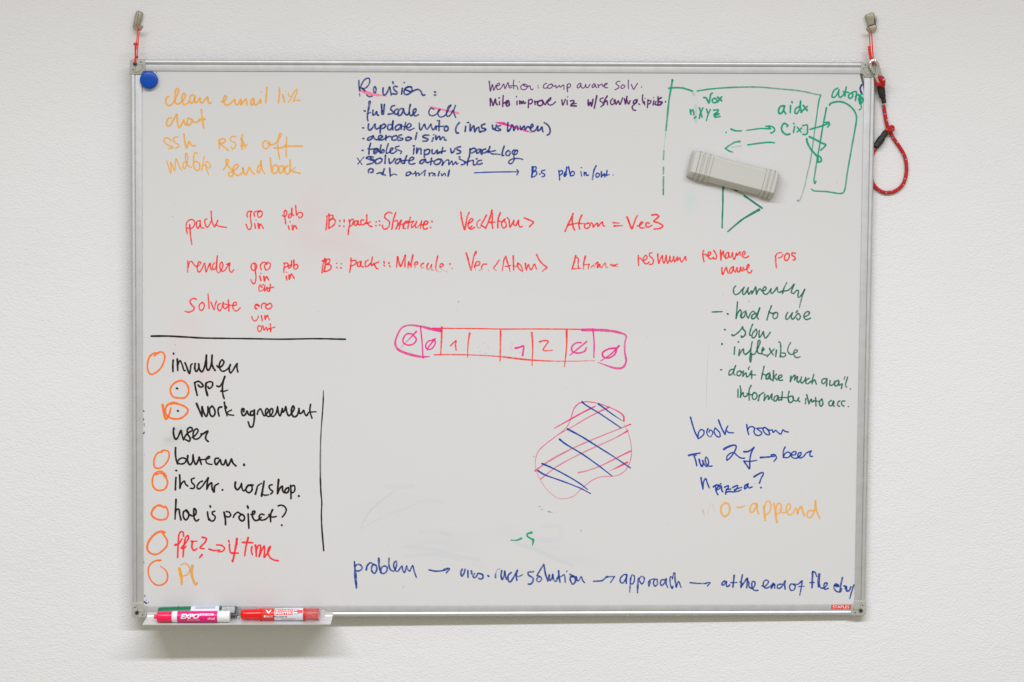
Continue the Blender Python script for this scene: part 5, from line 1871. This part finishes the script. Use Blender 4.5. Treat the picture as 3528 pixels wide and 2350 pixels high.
# carabiner
cb = P(2940 + 380 / s, 20 + 1095 / s, -.009)
car = thing('carabiner', 'small steel carabiner clipped to the upper right corner of the whiteboard', 'carabiner', (cb.x, -.009, cb.z))
cp = pl([(335, 1030), (352, 1075), (368, 1108), (392, 1122), (412, 1105), (412, 1070), (398, 1020), (382, 955), (366, 890), (348, 838), (318, 806), (284, 798), (256, 815), (246, 845), (256, 885), (272, 925)], *o, s, -.0085)
link('carabiner_frame', tube(vpath(cp, 8), .00285, 12), STEEL, car, smooth=True)
gt = vpath(pl([(262, 900), (285, 945), (310, 990), (332, 1030), (340, 1048)], *o, s, -.0092), 5)
link('gate', tube(gt, .0021, 12), STEEL, car, smooth=True)
for x, y in ((306, 998), (250, 900)):
    c = P(2940 + x / s, 20 + y / s, -.0115); link('rivet', lathe_y(c.x, c.z, [(.0012, -.0100), (.0012, -.0118), (.0009, -.0121)], 14), DARK if x > 300 else STEEL, car)

# rope lanyard
def rope_mesh(path, r, name='rope', seg=14, step=0.0011, ph=0.0):
    # resample evenly
    path = [Vector(p) for p in path]; d = [0]
    for a, b_ in zip(path, path[1:]): d.append(d[-1] + (b_ - a).length)
    n = max(6, int(d[-1] / step)); pts = []
    for i in range(n + 1):
        t = d[-1] * i / n; k = 0
        while k < len(d) - 2 and d[k + 1] < t: k += 1
        u = (t - d[k]) / max(1e-9, d[k + 1] - d[k]); pts.append(path[k].lerp(path[k + 1], u))
    me = tube(pts, r, seg)
    # braid relief + flecks by face
    for i in range(n + 1):
        for k in range(seg):
            v = me.vertices[i * seg + k]; c = pts[i]
            v.co = c + (v.co - c) * (1 + .05 * math.sin(i * 2.1 + k * 2 * math.pi / seg * 4))
    idx = []
    for i in range(n):
        for k in range(seg):
            u = (i * step + ph) / 0.0105; w = (k / seg * 2 + u * 0.28) % 1.0
            fr = u % 1.0
            m_ = 0
            if w < .28:
                if fr < .20: m_ = 1
                elif fr < .32: m_ = 2
            idx.append(m_)
    idx += [0] * (len(me.polygons) - len(idx))
    for p, m_ in zip(me.polygons, idx): p.material_index = m_; p.use_smooth = True
    return me
RM = [ROPE_R, ROPE_B, ROPE_W]
o3, s3 = (3000, 370), 4.9
def R3(pts, Y): return pl(pts, *o3, s3, Y)
def wclear(p, r): return Vector((p.x, wall_y(p.x) - r - .0003, p.z))
rr_ = .00295
rope = thing('rope_lanyard', 'red climbing rope loop with blue flecks and black sleeves, beside the whiteboard', 'rope', (P(3080, 560, 0).x, wall_y(.62), P(3080, 662, 0).z))
# eye through the carabiner
ey = pl([(350, 1160, -.003), (345, 1110, -.004), (362, 1065, -.006), (400, 1052, -.010), (428, 1080, -.013), (430, 1125, -.010), (425, 1170, -.006)], *o, s, 0)
link('rope_eye', rope_mesh(vpath(ey, 8), .0042, ph=.003), RM, rope)
link('rope_eye', rope_mesh(vpath(pl([(352, 1150, -.006), (385, 1142, -.0095), (425, 1128, -.006)], *o, s, 0), 8), .0036, ph=.006), RM, rope)
sl = vpath(pl([(398, 1148, -.002), (408, 1215, .0005), (420, 1300, .002), (438, 1350, .003), (450, 1424, .0035)], *o, s, 0), 6)
link('black_sleeve', tube(sl, [.0060] * 12 + [.0054] * 5 + [.0038] * 8, 16), SLEEVE, rope, smooth=True)
# hanging strand down to the knot
h1 = R3([(228, -40), (240, 0), (252, 80), (264, 150), (276, 220), (290, 290), (312, 350)], 0); h1 = [wclear(p, .0035) for p in h1]
link('rope_strand', rope_mesh(vpath(h1, 8), rr_), RM, rope)
kc = wclear(P(3000 + 335 / s3, 370 + 352 / s3, 0), .006)
kn = R3([(262, 402), (290, 372), (320, 345), (352, 330), (378, 345), (365, 375), (330, 388), (300, 372)], 0)
kn = [Vector((p.x, kc.y - .003 + .002 * math.sin(i * 1.9), p.z)) for i, p in enumerate(kn)]
link('knot', rope_mesh(vpath(kn, 8), .0035, ph=.002), RM, rope)
lp = R3([(318, 380), (350, 420), (392, 500), (440, 572), (488, 640), (530, 705), (570, 775), (602, 860), (617, 950), (622, 1040), (614, 1130), (592, 1225), (550, 1310), (480, 1378), (400, 1420), (320, 1437), (240, 1432), (160, 1395), (100, 1345), (62, 1290), (40, 1235), (20, 1130), (15, 1000), (25, 880), (52, 790), (86, 712), (105, 670)], 0)
lp = [Vector((p.x, min(wclear(p, rr_).y, 0.0072 if p.x < P(3016, 500).x else 1), p.z)) for p in lp]
link('rope_loop', rope_mesh(vpath(lp, 6), rr_), RM, rope)
s2 = R3([(92, 662), (140, 600), (195, 520), (265, 415)], 0); s2 = [wclear(p, .0062) for p in s2]
link('black_sleeve', tube(vpath(s2, 6), [.0055] * 7 + [.0060] * 6 + [.0048] * 6, 16), SLEEVE, rope, smooth=True)
